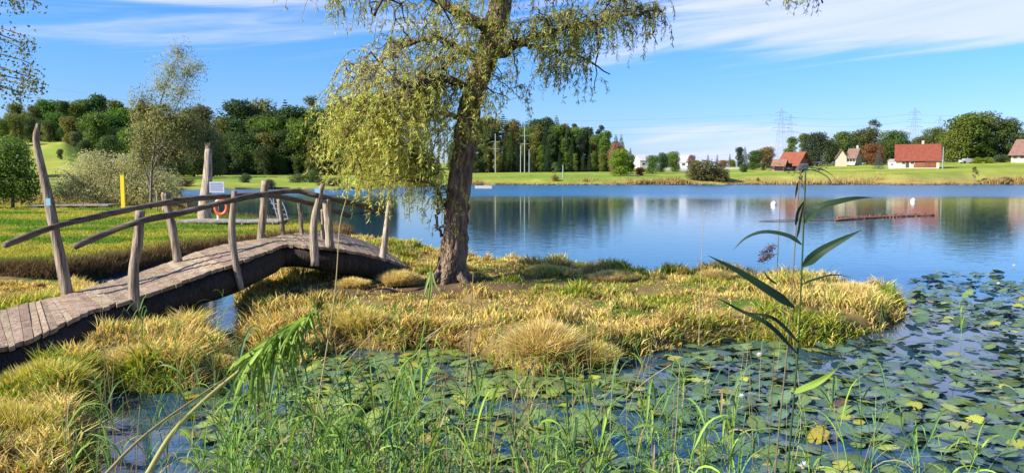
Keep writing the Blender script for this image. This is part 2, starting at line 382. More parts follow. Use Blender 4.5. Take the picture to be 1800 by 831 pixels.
fc = fc * (1 - strip) + np.array([.38, .29, .11]) * strip
fc *= (.75 + .5 * fbm(gx * .4, gy * .4, 3))[:, None] * (.85 + .3 * fbm(uu * .012 + 8, gy * .35, 2))[:, None]
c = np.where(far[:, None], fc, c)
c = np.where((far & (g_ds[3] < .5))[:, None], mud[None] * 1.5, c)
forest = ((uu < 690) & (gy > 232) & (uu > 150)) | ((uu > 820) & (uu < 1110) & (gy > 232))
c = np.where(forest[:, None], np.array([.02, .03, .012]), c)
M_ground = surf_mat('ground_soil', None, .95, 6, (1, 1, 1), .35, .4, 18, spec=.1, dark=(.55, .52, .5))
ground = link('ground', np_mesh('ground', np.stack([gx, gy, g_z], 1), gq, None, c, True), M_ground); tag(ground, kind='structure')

# ---------------------------------------------------------------- lake
m, t = mat_base('lake_water'); b = t.new('ShaderNodeBsdfPrincipled')
b.inputs['Base Color'].default_value = (.02, .06, .10, 1); b.inputs['Roughness'].default_value = .02; b.inputs['IOR'].default_value = 1.45
g = t.new('ShaderNodeNewGeometry'); sp_ = t.new('ShaderNodeSeparateXYZ'); t.link(g.outputs['Position'], sp_.inputs[0])
mpw = t.new('ShaderNodeMapping'); mpw.inputs['Scale'].default_value = (.7, 1.6, 1); t.link(g.outputs['Position'], mpw.inputs[0])
wn = t.new('ShaderNodeTexNoise'); wn.inputs['Scale'].default_value = 2.2; wn.inputs['Detail'].default_value = 3; t.link(mpw.outputs[0], wn.inputs['Vector'])
wn2 = t.new('ShaderNodeTexNoise'); wn2.inputs['Scale'].default_value = .06; wn2.inputs['Detail'].default_value = 2; t.link(g.outputs['Position'], wn2.inputs['Vector'])
yy = t.math('ADD', sp_.outputs[1], t.math('MULTIPLY', t.math('SUBTRACT', wn2.outputs[0], .5), 26))
windy = t.ss(yy, 56, 92)
calm = t.ss(sp_.outputs[1], 9, 20, .12, .42)
hgt = t.math('MULTIPLY', wn.outputs[0], t.math('ADD', calm, t.math('MULTIPLY', windy, 2.0)))
bm = t.new('ShaderNodeBump'); bm.inputs['Strength'].default_value = 1; bm.inputs['Distance'].default_value = .012; t.link(hgt, bm.inputs['Height']); t.link(bm.outputs[0], b.inputs['Normal'])
t.link(t.math('MULTIPLY_ADD', windy, .27, .02), b.inputs['Roughness']); t.link(t.mix(windy, (.02, .06, .10), (.03, .115, .20)), b.inputs['Base Color'])
finish(t, b.outputs[0])
mbw = MB(); mbw.add([(-900, -40, 0), (900, -40, 0), (900, 175, 0), (-900, 175, 0)], [(0, 1, 2, 3)])
tag(mbw.build('lake_water', m), kind='structure')

# ---------------------------------------------------------------- grasses
def sample_in(x0, x1, y0, y1, n):
    return rng.uniform(x0, x1, n), rng.uniform(y0, y1, n)
STRAW = np.array([.74, .58, .24]); OLIVE = np.array([.38, .38, .05]); GRN = np.array([.13, .25, .03]); GOLD = np.array([.74, .64, .15]); RUST = np.array([.34, .18, .06])
def sedge(name, poly_i, box, n, hmul=1., label=None, cat=None, seed=0, greenish=.0):
    x, y = sample_in(*box, n); z, dl, ds = height(x, y, True); d = ds[poly_i]
    dens = fbm(x * 1.6 + seed, y * 1.6, 3)
    path_ = np.exp(-(((x - tx - .9) / 2.6) ** 2 + ((y - ty - .1) / .6) ** 2)) + np.exp(-(((x + 2.0) / 1.5) ** 2 + ((y - 11.5) / .55) ** 2))
    if poly_i != 0: path_ = path_ * 0
    keep = (d > -.03) & (dl > -.05) & (rng.uniform(0, 1, n) < np.clip(1.25 - path_ * 1.2, 0.06, 1)) & (dens + rng.uniform(-.12, .12, n) > .37)
    # never on the bridge deck's footprint
    keep &= ~deck_near(x, y)
    x, y, z, dl, dens, path_ = x[keep], y[keep], z[keep], dl[keep], dens[keep], path_[keep]; n = len(x)
    tuft = fbm(x * 2.1 + 30 + seed, y * 2.1, 2)
    edge = 1 - sstep(dl, 0, .8)
    flat_ = sstep(fbm(x * 1.7 + 90, y * 2.4 + 7, 3), .52, .62); h = .86 * (.07 + .10 * edge + .15 * sstep(tuft, .48, .72)) * (1 - .55 * flat_) * rng.uniform(.35, 1.35, n) * hmul * (1 - .6 * np.clip(path_, 0, 1))
    # lean directions coherent inside a tuft
    a0 = fbm(x * .9 + 50, y * .9 + seed, 2) * 12; az = a0 + rng.normal(0, 1.9, n); lean = np.clip(.2 + .5 * rng.uniform(0, 1, n) + .3 * edge, 0, 1.1)
    w = rng.uniform(.007, .014, n) * (1 + .05 * y)
    gsel = sstep(fbm(x * .75 + 9 + seed, y * .75, 3) + greenish, .53, .66)[:, None]; rs = sstep(fbm(x * 1.9 + 70, y * 1.9, 3), .55, .75)[:, None] * .6
    col = STRAW * (1 - gsel) + OLIVE * gsel; col = col * (1 - rs) + RUST * rs; col = col * (1 - .5 * flat_[:, None]) + np.array([.36, .25, .12]) * .5 * flat_[:, None]; col = col * rng.uniform(.45, 1.3, (n, 1)) * (1 + rng.uniform(-.1, .1, (n, 3)))
    pick = rng.uniform(0, 1, n) < .25; col[pick] = GOLD * rng.uniform(.7, 1.2, (pick.sum(), 1))
    pick = rng.uniform(0, 1, n) < .12 + .25 * gsel[:, 0]; col[pick] = GRN * rng.uniform(.8, 1.6, (pick.sum(), 1))
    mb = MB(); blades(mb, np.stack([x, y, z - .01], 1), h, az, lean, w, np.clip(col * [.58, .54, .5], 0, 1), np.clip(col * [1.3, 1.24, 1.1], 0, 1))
    o = mb.build(name, M_grass); tag(o, label, cat, kind='stuff'); return o

# ---------------------------------------------------------------- footbridge
br = empty('footbridge', (NEp[40] + FEp[40]) / 2 * [1, 1, 0], 'rustic humped footbridge of weathered planks on dark arched logs with crooked posts', 'footbridge')
OFF = -np.array(br.location)
def off(p): return np.asarray(p, float) + OFF
mb = MB(); k = 0; s_ = 0.
tot = np.concatenate([[0], np.cumsum(np.linalg.norm(np.diff((NEp + FEp) / 2, axis=0), axis=1))])
nearN = np.concatenate([[0], np.cumsum(np.linalg.norm(np.diff(NEp, axis=0), axis=1))])
def at_s(s):
    u = np.interp(s, tot, np.arange(len(tot))); i = int(min(u, len(tot) - 2)); f = u - i
    return NEp[i] * (1 - f) + NEp[i + 1] * f, FEp[i] * (1 - f) + FEp[i + 1] * f
s = .02
while s < tot[-1] - .05:
    wd = rng.uniform(.085, .14); a0, b0 = at_s(s); a1, b1 = at_s(min(s + wd - .006, tot[-1]))
    ov = rng.uniform(-.03, .06); ov2 = rng.uniform(-.03, .05); dv = unit(a0 - b0); a0 = a0 + dv * ov; a1 = a1 + unit(a1 - b1) * (ov + rng.uniform(-.01, .01)); b0 = b0 - dv * ov2; b1 = b1 - dv * ov2
    zj = rng.uniform(-.006, .006, 4); th = .045; colp = np.array([.38, .285, .20]) * rng.uniform(.72, 1.12) * (1 + rng.uniform(-.05, .05, 3))
    N = 4; top = []
    for e, (p, q) in enumerate(((b0, a0), (b1, a1))):
        for r in range(N + 1):
            v = p + (q - p) * r / N; v = v + [0, 0, zj[e] + rng.uniform(-.004, .004)]; top.append(v)
    top = np.array(top); bot = top - [0, 0, th]; n5 = N + 1; V = np.vstack([top, bot]); Q = []
    for r in range(N):
        Q += [(r, r + 1, n5 + r + 1, n5 + r), (2 * n5 + r, 3 * n5 + r, 3 * n5 + r + 1, 2 * n5 + r + 1), (r, 2 * n5 + r, 2 * n5 + r + 1, r + 1), (n5 + r, n5 + r + 1, 3 * n5 + r + 1, 3 * n5 + r)]
    Q += [(0, n5, 3 * n5, 2 * n5), (N, 2 * n5 + N, 3 * n5 + N, n5 + N)]
    mb.add(off(V), Q, col=colp); s += wd
mb.build('deck', M_plank, br)
DARK = (.05, .038, .028)
for nm, line, inn in (('support_log', NEp, .12), ('support_log', FEp, .14)):
    other = FEp if line is NEp else NEp; p = line + unit(other - line) * inn; p = p[4:]; p = p[::3].copy()
    r_ = .17 + .02 * np.sin(np.arange(len(p)) * .7); p[:, 2] -= .05 + r_ * .98
    p2 = p.copy(); mb = MB(); mb.tube(off(p2), r_, 12, DARK, rough=.06, vary=.25, flute=.03); mb.build(nm, M_wood, br, True)
def post(px_pts, d, r, name='post', col=(.34, .275, .21), parent=br, n=14, o=True, label=None):
    pts = smooth_path([PD(a, b_, d) for a, b_ in px_pts][::-1], 16); t_ = np.linspace(0, 1, 16)
    rr = .75 * np.interp(t_, np.linspace(0, 1, len(r)), r[::-1]) * (1 + .05 * np.sin(t_ * 17 + pts[0, 0] * 9))
    pts = pts + np.stack([.004 * np.sin(t_ * 11 + d * 7), .004 * np.cos(t_ * 9), 0 * t_], 1)
    pts[-1, 2] -= .0; mb = MB(); mb.tube(off(pts) if o else pts, rr, n, col, rough=.05, flute=.05, vary=.12)
    ob = mb.build(name, M_wood, parent, True)
    if label: ob['label'] = label
    return ob
post([(68, 218), (64, 255), (86, 350), (104, 440), (121, 530)], 9.95, [.036, .055, .075, .085, .09], label='tall crooked leaning post with pale blue marker tag')
post([(247, 371), (243, 420), (236, 475), (237, 545)], 9.25, [.068, .075, .075, .09])
post([(290, 340), (300, 385), (315, 465)], 11.35, [.085, .075, .08])
post([(412, 336), (408, 400), (412, 450), (425, 510)], 10.45, [.045, .065, .06, .055])
post([(466, 318), (463, 372), (458, 430)], 12.95, [.085, .08, .085])
post([(490, 350), (500, 425)], 13.9, [.06, .05])
post([(527, 357), (532, 430)], 14.4, [.06, .045])
post([(568, 323), (553, 385), (553, 467)], 11.82, [.042, .075, .085], col=(.42, .35, .27))
post([(574, 350), (581, 436)], 12.05, [.08, .085], col=(.42, .35, .27))
post([(568, 368), (568, 430)], 13.6, [.05, .05])
post([(685, 352), (678, 410), (671, 475)], 12.95, [.05, .065, .08], col=(.50, .43, .36))
def rail(pts, r, name='handrail', label=None):
    p = smooth_path([PD(*a) for a in pts], 40); r_ = r * (1 + .08 * np.sin(np.arange(40) * .55)) * np.linspace(.95, 1.05, 40)
    mb = MB(); mb.tube(off(p), r_, 10, (.17, .135, .10), rough=.07, flute=.06, vary=.2); o = mb.build(name, M_rail, br, True)
    return o
rail([(130, 434, 8.75), (190, 408, 9.0), (250, 388, 9.12), (315, 375, 9.8), (413, 351, 10.32), (465, 342, 11.0), (520, 336, 11.55), (560, 345, 11.68)], .037)
rail([(552, 342, 11.95), (600, 353, 12.2), (640, 362, 12.5), (672, 372, 12.8)], .042)
rail([(8, 431, 9.3), (95, 399, 9.8), (200, 374, 10.6), (290, 357, 11.2), (370, 347, 12.1), (463, 342, 12.85)], .041)
rail([(455, 341, 12.9), (510, 349, 13.9), (560, 361, 14.3), (614, 379, 15.0)], .044)
mb = MB(); q = PD(85, 355, 9.83) + OFF; mb.box(q, (.028, .008, .045), col=(.25, .5, .62)); mb.build('marker_tag', M_paint, br)
mb = MB(); q = PD(558, 335, 11.72) + OFF; mb.box(q, (.04, .008, .035), col=(.3, .5, .75)); mb.build('marker_tag', M_paint, br)

# ---------------------------------------------------------------- tree kit
def lobes_crown(mb, lobes, n, ln, wd, col, droop=.3, shell=(.62, 1.06), up=.3, ncol=.28, bright=None):
    """leaves spread through a set of lumpy lobes"""
    vol = np.array([l[1][0] * l[1][1] * l[1][2] for l in lobes]) ** (2 / 3); cnt = (n * vol / vol.sum()).astype(int)
    for (cc, rr), k in zip(lobes, cnt):
        d = unit(rng.normal(size=(k, 3))); ph = rng.uniform(0, 50)
        bump = .78 + .40 * fbm(np.arctan2(d[:, 1], d[:, 0]) * 1.6 + ph, d[:, 2] * 2.6 + ph, 3)
        # clumps : snap part of the leaves to twig ends
        r = rng.uniform(shell[0], shell[1], k) * bump
        gaps = fbm(d[:, 0] * 3 + ph, d[:, 2] * 3 + d[:, 1] * 2, 2) > .33
        cen = np.asarray(cc) + d * np.asarray(rr) * r[:, None]; cen = cen[gaps]; d = d[gaps]; k = len(cen)
        al = unit(rng.normal(size=(k, 3)) + [0, 0, -droop * 2]); nr = unit(d + rng.normal(size=(k, 3)) * .55 + [0, 0, up])
        al = unit(al - nr * (al * nr).sum(1)[:, None])
        cv = jit(col, k, ncol, .12); cl_ = rng.uniform(.8, 1.2)
        leaf_cloud(mb, cen, al, nr, rng.uniform(.7, 1.3, k) * ln, rng.uniform(.7, 1.3, k) * wd, cv * cl_)
def rlobes(n, w, h, z0, rad=.48, flat=.85):
    L = []
    for i in range(n):
        a = rng.uniform(0, 6.28); f = (i + .5) / n; zz = z0 + (h - z0) * (f ** .9); prof = math.sin(math.pi * min(.98, .18 + .72 * f)) ** .7
        rr_ = w * .5 * prof * rng.uniform(.2, .75); r = w * .5 * rad * rng.uniform(.75, 1.3)
        L.append(((math.cos(a) * rr_, math.sin(a) * rr_, min(zz, h - r * flat * .9)), (r, r, r * flat)))
    return L
def trunk_mesh(h, r, limbs=5, w=4, z0=.3, col=(.16, .13, .10)):
    mb = MB(); pts = smooth_path([(0, 0, -.4), (.02 * h, 0, h * .3), (-.01 * h, .01 * h, h * .6), (0, 0, h * .88)], 10)
    mb.tube(pts, np.linspace(r, r * .25, 10), 8, col, rough=.06)
    for i in range(limbs):
        f = rng.uniform(z0, .75); a = rng.uniform(0, 6.28); b0 = np.array([0, 0, h * f]); e = b0 + np.array([math.cos(a) * w * .33, math.sin(a) * w * .33, h * .17])
        mb.tube(smooth_path([b0, (b0 + e) / 2 + [0, 0, -.02 * h], e], 5), np.linspace(r * .4, r * .1, 5), 6, col)
    return mb.mesh('trunk', True)
def broadleaf(h=14, w=10, n=9000, leaf=.5, nl=22, z0=.10, col=(1, 1, 1), droop=.3):
    mb = MB(); lobes_crown(mb, rlobes(nl, w, h, h * z0), n, leaf, leaf * .75, col, droop)
    return mb.mesh('crown'), trunk_mesh(h, h * .022, 6, w, z0)
def spruce(h=20, w=7, n=8000, z0=.08, leaf=.5, col=(1, 1, 1)):
    mb = MB(); t_ = rng.uniform(0, 1, n) ** .75; t_ = 1 - t_; lev = np.round(t_ * 26 + rng.normal(0, .5, n)) / 26
    zz = h * (z0 + (1 - z0) * lev); R0 = w * .5 * (1 - lev) ** .85 + .12
    a = rng.uniform(0, 6.28, n); br_ = .78 + .35 * fbm(a * 2.2 + lev * 31, lev * 26, 2); fr = rng.uniform(.3, 1, n) ** .6
    r = R0 * br_ * fr; cen = np.stack([np.cos(a) * r, np.sin(a) * r, zz - r * .28 + R0 * .1], 1)
    al = np.stack([np.cos(a), np.sin(a), np.full(n, -.55)], 1) + rng.normal(0, .3, (n, 3)); nr = np.stack([np.cos(a) * .6, np.sin(a) * .6, np.ones(n)], 1) + rng.normal(0, .35, (n, 3))
    leaf_cloud(mb, cen, al, nr, rng.uniform(.6, 1.3, n) * leaf, rng.uniform(.5, .9, n) * leaf * .6, jit(col, n, .25, .08))
    return mb.mesh('crown'), trunk_mesh(h, h * .014, 0)
def pine(h=20, w=7, n=5200, leaf=.42):
    mb = MB(); lobes_crown(mb, rlobes(9, w, h, h * .55, .45, .6), n, leaf, leaf * .55, (1, 1, 1), .1)
    return mb.mesh('crown'), trunk_mesh(h, h * .013, 5, w, .55, (.22, .14, .09))
def leggy(h=20, w=7, n=2200, leaf=.4):
    mb = MB(); lobes_crown(mb, rlobes(16, w, h, h * .3, .26, .9), n, leaf, leaf * .6, (1, 1, 1), .2, shell=(.3, 1.1))
    return mb.mesh('crown'), trunk_mesh(h, h * .013, 14, w * 1.1, .35, (.30, .27, .22))
KIT = {'oak': [broadleaf(14, 11), broadleaf(14, 9.5), broadleaf(14, 12, 9500, .5, 26)], 'tall': [broadleaf(20, 9, 9000, .52, 28, .06), broadleaf(20, 8, 8500, .52, 26, .08)],
       'spruce': [spruce(), spruce(20, 6.2, 7500), spruce(20, 7.6, 8000)], 'pine': [pine(), pine(20, 7.5)], 'leggy': [leggy(), leggy(20, 6, 1900)],
       'bush': [broadleaf(2.4, 3.4, 4200, .17, 12, .02), broadleaf(2.4, 4.2, 4600, .17, 14, .02)]}
BASEH = {'oak': 14, 'tall': 20, 'spruce': 20, 'pine': 20, 'leggy': 20, 'bush': 2.4}
NAMES = {'oak': 'broadleaf_tree', 'tall': 'broadleaf_tree', 'spruce': 'spruce_tree', 'pine': 'pine_tree', 'leggy': 'sparse_tree', 'bush': 'bush'}
CAT = {'bush': 'bush'}
for kk in KIT:
    for (cm, tm) in KIT[kk]: cm.materials.append(M_far); tm.materials.append(M_bark)
def plant_tree(kind, u, d, h, col, label, group=None, wf=1., zoff=0., var=None, sink=.0, cat=None, name=None):
    x, y = U(u, d); z = gz(x, y) + zoff - sink; cm, tm = KIT[kind][rng.integers(len(KIT[kind])) if var is None else var]
    e = empty(name or NAMES[kind], (x, y, z), label, cat or CAT.get(kind, 'tree'), group, rng.uniform(0, 6.28)); s = h / BASEH[kind]
    e.scale = (s * wf, s * wf, s)
    c_ = link('foliage' if kind == 'bush' else 'crown', cm, None, e); c_.color = tuple(np.clip(np.asarray(col) * rng.uniform(.9, 1.1, 3), 0, 1)) + (1,)
    link('stem' if kind == 'bush' else 'trunk', tm, None, e); return e
def top_h(u, d, ytop): x, y = U(u, d); return PD(900 + x / y * F * 1, ytop, d)[2] - gz(x, y)
DG = (.065, .11, .028); MG = (.12, .19, .03); YG = (.24, .28, .04); BG = (.045, .085, .04); GY = (.24, .24, .11); OR = (.30, .17, .05); OL = (.19, .19, .045); BR = (.20, .14, .07)

# wooded hillside on the left
LTu = [-200, 0, 50, 100, 150, 200, 245, 300, 350, 380, 400, 430, 455, 485, 510, 540, 570, 600, 640, 690]
LTy = [195, 200, 185, 178, 176, 184, 172, 192, 195, 202, 196, 172, 188, 178, 190, 168, 182, 178, 186, 190]
def crown_pick(row, p):
    r = rng.uniform(); a = 0
    for k_, w_ in p:
        a += w_
        if r < a: return k_
    return p[-1][0]
lab = {'oak': ['dark green broadleaf tree', 'olive broadleaf tree'], 'tall': ['tall green broadleaf tree'], 'spruce': ['dark narrow spruce'], 'pine': ['pine with a bare lower trunk'], 'leggy': ['thin half-bare tree with pale branches']}
for row, (d, du, fall) in enumerate(((238, 26, 84), (246, 25, 52), (256, 25, 30), (266, 24, 14), (276, 21, 0))):
    u = -170 + row * 9
    while u < 690:
        uu_ = u + rng.uniform(-6, 6); yt = np.interp(uu_, LTu, LTy) + fall + rng.uniform(-14, 18); dd = d + rng.uniform(-4, 4)
        if uu_ < 250: dd -= (250 - uu_) * .09; dd = max(dd, 205)
        h = top_h(uu_, dd, yt)
        if 60 < uu_ < 150 and row < 1: u += du; continue
        p = [('oak', .55), ('tall', .35), ('spruce', .10)] if row < 2 else [('tall', .52), ('oak', .14), ('spruce', .12), ('leggy', .22)]
        if uu_ < 240: p = [('oak', .6), ('tall', .3), ('spruce', .1)]
        k_ = crown_pick(row, p); colr = {'oak': [DG, MG, OL, MG, DG], 'tall': [DG, MG, OL, DG], 'spruce': [BG, DG], 'pine': [DG], 'leggy': [GY, OL, (.2, .2, .1)]}[k_]
        c_ = colr[rng.integers(len(colr))]
        c_ = np.array(c_) * ([.9, 1.12, .95] if uu_ < 240 else .92)
        w_ = {'oak': 1.0, 'tall': 1.15, 'spruce': 1, 'leggy': 1.2}[k_] * rng.uniform(.9, 1.2)
        if k_ == 'oak': w_ = min(w_, 12 / max(h, 1) * 1.3)
        hint = 'on the left hill above the pale willow bush' if uu_ < 300 else 'in the wooded slope behind the footbridge'
        plant_tree(k_, uu_, dd, max(h, 5), c_, lab[k_][0] + ' ' + hint, 'trees of the left wooded hill' if uu_ < 300 else 'trees of the wood behind the bridge', w_)
        u += du * rng.uniform(.8, 1.15)
for (u_, d_, yt_, c_, l_) in [(-30, 150, 215, DG, 'dark tree beyond the left edge of the hill'), (8, 160, 208, MG, 'green tree on the left hill near the picture edge'), (35, 175, 200, OL, 'olive tree on the left hill above the edge tree'),
        (62, 185, 206, DG, 'dark green tree left of the small sloping meadow patch'), (30, 120, 242, DG, 'low dark tree at the foot of the left hill'), (130, 185, 205, OL, 'olive tree above the small sloping meadow patch'), (138, 165, 232, (.13, .15, .05), 'yellowish small tree right of the small sloping meadow patch'), (155, 150, 246, DG, 'dark low tree below the rounded bright green tree'),
        (200, 150, 238, DG, 'dark low tree behind the top of the silvery bush'), (238, 160, 225, MG, 'green tree just left of the leaning willow sapling'), (262, 165, 215, OL, 'olive tree behind the leaning willow sapling'), (290, 170, 222, DG, 'dark tree right behind the leaning willow sapling'), (318, 185, 214, OL, 'olive tree between the sapling and the broken trunk'), (345, 195, 222, DG, 'dark tree left behind the broken trunk'), (376, 200, 228, (.14, .14, .05), 'brownish green tree right behind the broken trunk'), (112, 140, 262, (.14, .13, .06), 'low brownish tree below the sloping meadow patch')]:
    plant_tree('oak', u_, d_, top_h(u_, d_, yt_), np.array(c_) * 1.15, l_, None, .95)
plant_tree('oak', 178, 175, top_h(178, 175, 198), (.11, .20, .03), 'rounded bright green tree on the left hill beside the sloping meadow', None, 1.0, var=0)
plant_tree('oak', 95, 190, top_h(95, 190, 212), (.12, .16, .04), 'olive rounded tree on the left hill behind the tallest bridge post', None, .9, var=1)
plant_tree('oak', 225, 180, top_h(225, 180, 225), (.05, .10, .025), 'dark green tree right of the rounded bright tree on the left hill', None, .9, var=2)
# right-hand wood behind the willow trunk
RTu = [780, 850, 880, 925, 960, 1000, 1030, 1060, 1085, 1100, 1112]; RTy = [205, 208, 203, 212, 206, 216, 222, 226, 234, 250, 268]
for row, (d, du, fall) in enumerate(((233, 15, 46), (240, 14, 22), (246, 14, 8), (254, 13, -2))):
    u = 800 + row * 6
    while u < 1114:
        uu_ = u + rng.uniform(-4, 4); yt = np.interp(uu_, RTu, RTy) + fall + rng.uniform(-6, 8); dd = d + rng.uniform(-3, 3)
        k_ = crown_pick(row, [('pine', .22), ('spruce', .22), ('tall', .51), ('leggy', .05)]); h = top_h(uu_, dd, yt)
        if uu_ > 1085 or row == 0: k_ = 'tall' if rng.uniform() < .5 else 'spruce'
        colr = {'tall': [DG, OL, MG], 'spruce': [BG, DG], 'pine': [BG, DG, OL], 'leggy': [GY]}[k_]
        plant_tree(k_, uu_, dd, h, np.array(colr[rng.integers(len(colr))]) * 1.05, lab[k_][0] + ' in the wood right of the willow trunk', 'trees of the wood across the lake', rng.uniform(.85, 1.05))
        u += du * rng.uniform(.85, 1.15)
# single trees and bushes on the far shore (kind, u, distance, top y, colour, width factor, label)
FT = [('oak', 1090, 190, 262, (.17, .26, .03), 1.3, 'broad yellow-green tree at the end of the far wood'),
      ('oak', 1083, 205, 250, (.30, .17, .12), .7, 'reddish brown tree just behind the broad yellow-green tree'),
      ('leggy', 975, 176, 284, (.17, .24, .04), 1.9, 'small upright green tree on the far field beside a thin stake'),
      ('bush', 1122, 195, 293, (.32, .17, .06), 1.0, 'rust brown bush right of the broad yellow-green tree'),
      ('oak', 1145, 215, 272, (.10, .17, .03), 1.1, 'green tree left of the small far white house'),
      ('oak', 1162, 230, 268, (.06, .12, .03), .9, 'dark green tree in front of the far white shed'),
      ('oak', 1181, 250, 266, (.15, .22, .04), 1.2, 'light green rounded tree behind the far white shed'),
      ('oak', 1213, 270, 272, (.28, .18, .14), .8, 'pinkish bare-looking tree right of the far white houses'),
      ('oak', 1222, 235, 281, (.17, .19, .04), 1.3, 'low olive tree behind the large brown shore bush'),
      ('spruce', 1242, 330, 271, BG, 1.0, 'small dark spruce left of the long white wall'),
      ('spruce', 1258, 360, 271, BG, .9, 'thin dark spruce on the far horizon above the white wall'),
      ('spruce', 1280, 360, 270, BG, .9, 'thin spruce left of the pair of tall dark trees'),
      ('oak', 1268, 320, 281, OR, 1.5, 'orange brown tree above the long white wall'),
      ('oak', 1284, 320, 280, YG, 1.3, 'yellowish tree at the right end of the white wall'),
      ('tall', 1297, 330, 258, (.07, .09, .05), 1.0, 'left one of the pair of tall dark trees on the horizon'),
      ('spruce', 1306, 335, 258, BG, 1.2, 'right one of the pair of tall dark trees on the horizon'),
      ('bush', 1305, 205, 287, (.06, .11, .03), .8, 'round dark green bush on the far field left of the barn'),
      ('oak', 1325, 255, 264, (.09, .13, .03), 1.2, 'green tree left of the barn at the edge of the farm trees'),
      ('oak', 1345, 262, 258, (.22, .15, .05), 1.1, 'russet tree behind the left end of the barn'),
      ('oak', 1320, 225, 284, (.10, .15, .03), 1.2, 'low green tree in front of the farm trees left of the barn'),
      ('oak', 1338, 215, 286, (.09, .13, .03), 1.0, 'small green orchard tree left of the barn'),
      ('oak', 1372, 215, 283, (.05, .10, .03), .7, 'small dark tree in front of the barn'),
      ('tall', 1388, 262, 240, (.12, .17, .03), 1.2, 'tall green tree behind the barn roof'),
      ('tall', 1408, 255, 234, (.14, .18, .035), 1.2, 'tall yellow-green tree right behind the barn roof'),
      ('oak', 1432, 235, 232, (.055, .07, .035), .9, 'dark bare-topped tree right of the barn'),
      ('oak', 1450, 250, 245, (.10, .14, .03), 1.0, 'green tree between the barn and the white farmhouse'),
      ('oak', 1478, 265, 231, (.12, .17, .035), 1.0, 'yellow-green tree behind the white farmhouse gable'),
      ('oak', 1500, 262, 238, (.05, .095, .03), .8, 'dark tree behind the white farmhouse roof'),
      ('leggy', 1524, 270, 209, (.12, .13, .07), 1.9, 'tallest loose grey-green tree rising behind the farmhouse'),
      ('oak', 1520, 262, 226, (.10, .13, .04), 1.0, 'olive tree below the tallest loose tree by the farmhouse'),
      ('oak', 1530, 228, 252, (.22, .10, .05), 1.1, 'rust red tree right of the white farmhouse'),
      ('oak', 1476, 236, 266, (.24, .15, .08), 1.0, 'brown small tree before the farmhouse roof'),
      ('oak', 1570, 255, 229, (.075, .13, .03), 1.0, 'green rounded tree left of the red roofed house'),
      ('oak', 1553, 245, 245, (.09, .14, .03), 1.0, 'green tree behind the blue spruce'),
      ('oak', 1593, 262, 248, (.20, .15, .05), .9, 'brownish tree behind the left of the red roofed house'),
      ('oak', 1612, 262, 240, (.11, .15, .04), 1.0, 'olive tree behind the middle of the red roofed house'),
      ('oak', 1636, 262, 224, (.12, .15, .035), .9, 'olive tree behind the right end of the red roofed house'),
      ('oak', 1658, 258, 232, (.15, .18, .035), .8, 'yellow-green tree between the red roof and the great trees'),
      ('oak', 1690, 238, 200, (.13, .17, .028), 1.1, 'great broad tree right of the red roofed house'),
      ('oak', 1672, 236, 226, (.14, .18, .03), 1.0, 'lower left part tree of the great tree group'),
      ('oak', 1714, 244, 197, (.11, .14, .03), 1.05, 'tallest right tree of the great tree group'),
      ('oak', 1722, 236, 232, (.08, .12, .025), 1.0, 'dark lower tree of the great tree group'),
      ('oak', 1763, 240, 208, (.09, .12, .025), .9, 'round topped dark tree right of the great tree group'),
      ('oak', 1792, 290, 232, (.06, .10, .03), 1.0, 'dark treetop behind the house at the right edge'),
      ('oak', 1830, 260, 222, (.08, .12, .03), 1.0, 'green tree beyond the right edge house'),
      ('bush', 1712, 222, 276, (.18, .26, .02), 1.3, 'bright yellow-green hedge bush below the great trees'),
      ('bush', 1733, 222, 276, (.18, .26, .02), 1.3, 'bright yellow-green hedge bush right of its twin below the great trees'),
      ('bush', 1750, 226, 272, (.07, .11, .03), 1.4, 'dark green bush beside the bright hedge'),
      ('bush', 1770, 230, 270, (.12, .15, .05), 1.2, 'olive bush left of the house at the right edge'),
      ('bush', 1578, 204, 290, (.16, .18, .08), .8, 'pale low bush left of the red roofed house'),
      ('bush', 1238, 169, 281, (.13, .12, .045), 1.35, 'large domed brown-green bush standing on the far shore'),
      ('bush', 1222, 168, 292, (.15, .13, .05), 1.2, 'lower left brown shoulder bush beside the large domed shore bush'),
      ('bush', 1258, 168, 293, (.14, .12, .05), 1.2, 'lower right brown shoulder bush beside the large domed shore bush'),
      ('leggy', 1710, 167, 292, (.16, .14, .05), 1.9, 'small upright brown-green shrub on the shore below the great trees'),
      ('bush', 1762, 166, 310, (.32, .20, .08), 1.7, 'low straw coloured shrub at the water near the right edge'),
      ('bush', 1790, 166, 313, (.28, .18, .07), 1.4, 'low brown shrub at the water at the right edge'),
      ('bush', 1330, 168, 311, (.20, .15, .05), .5, 'small brown shrub on the far shore below the barn'),
      ('bush', 1028, 166, 313, (.36, .24, .10), 1.0, 'small straw coloured shrub at the far water edge below the wood'),
      ('bush', 975, 166, 306, (.34, .26, .10), .9, 'straw coloured shrub at the water edge below the small upright tree'),
      ('bush', 433, 122, 304, (.09, .15, .05), .95, 'round clipped green bush on the far field behind the bridge'),
      ('bush', 548, 124, 297, (.13, .18, .05), 1.0, 'silvery green willow bush on the far bank behind the bridge crest'),
      ('bush', 527, 123, 304, (.14, .18, .06), 1.3, 'low left wing of silvery willow scrub behind the bridge crest'),
      ('bush', 588, 116, 311, (.13, .10, .06), 1.3, 'low dark brown bush at the water behind the bridge crest'),
      ('bush', 566, 116, 313, (.14, .11, .06), 1.2, 'small dark brown bush left of the low dark brown one behind the bridge'),
      ('bush', 478, 112, 314, (.12, .11, .07), .9, 'small grey brown bush behind the broad bridge post'),
      ('bush', 330, 112, 312, (.16, .13, .05), 1.3, 'low brown bush left of the broken trunk'),
      ]
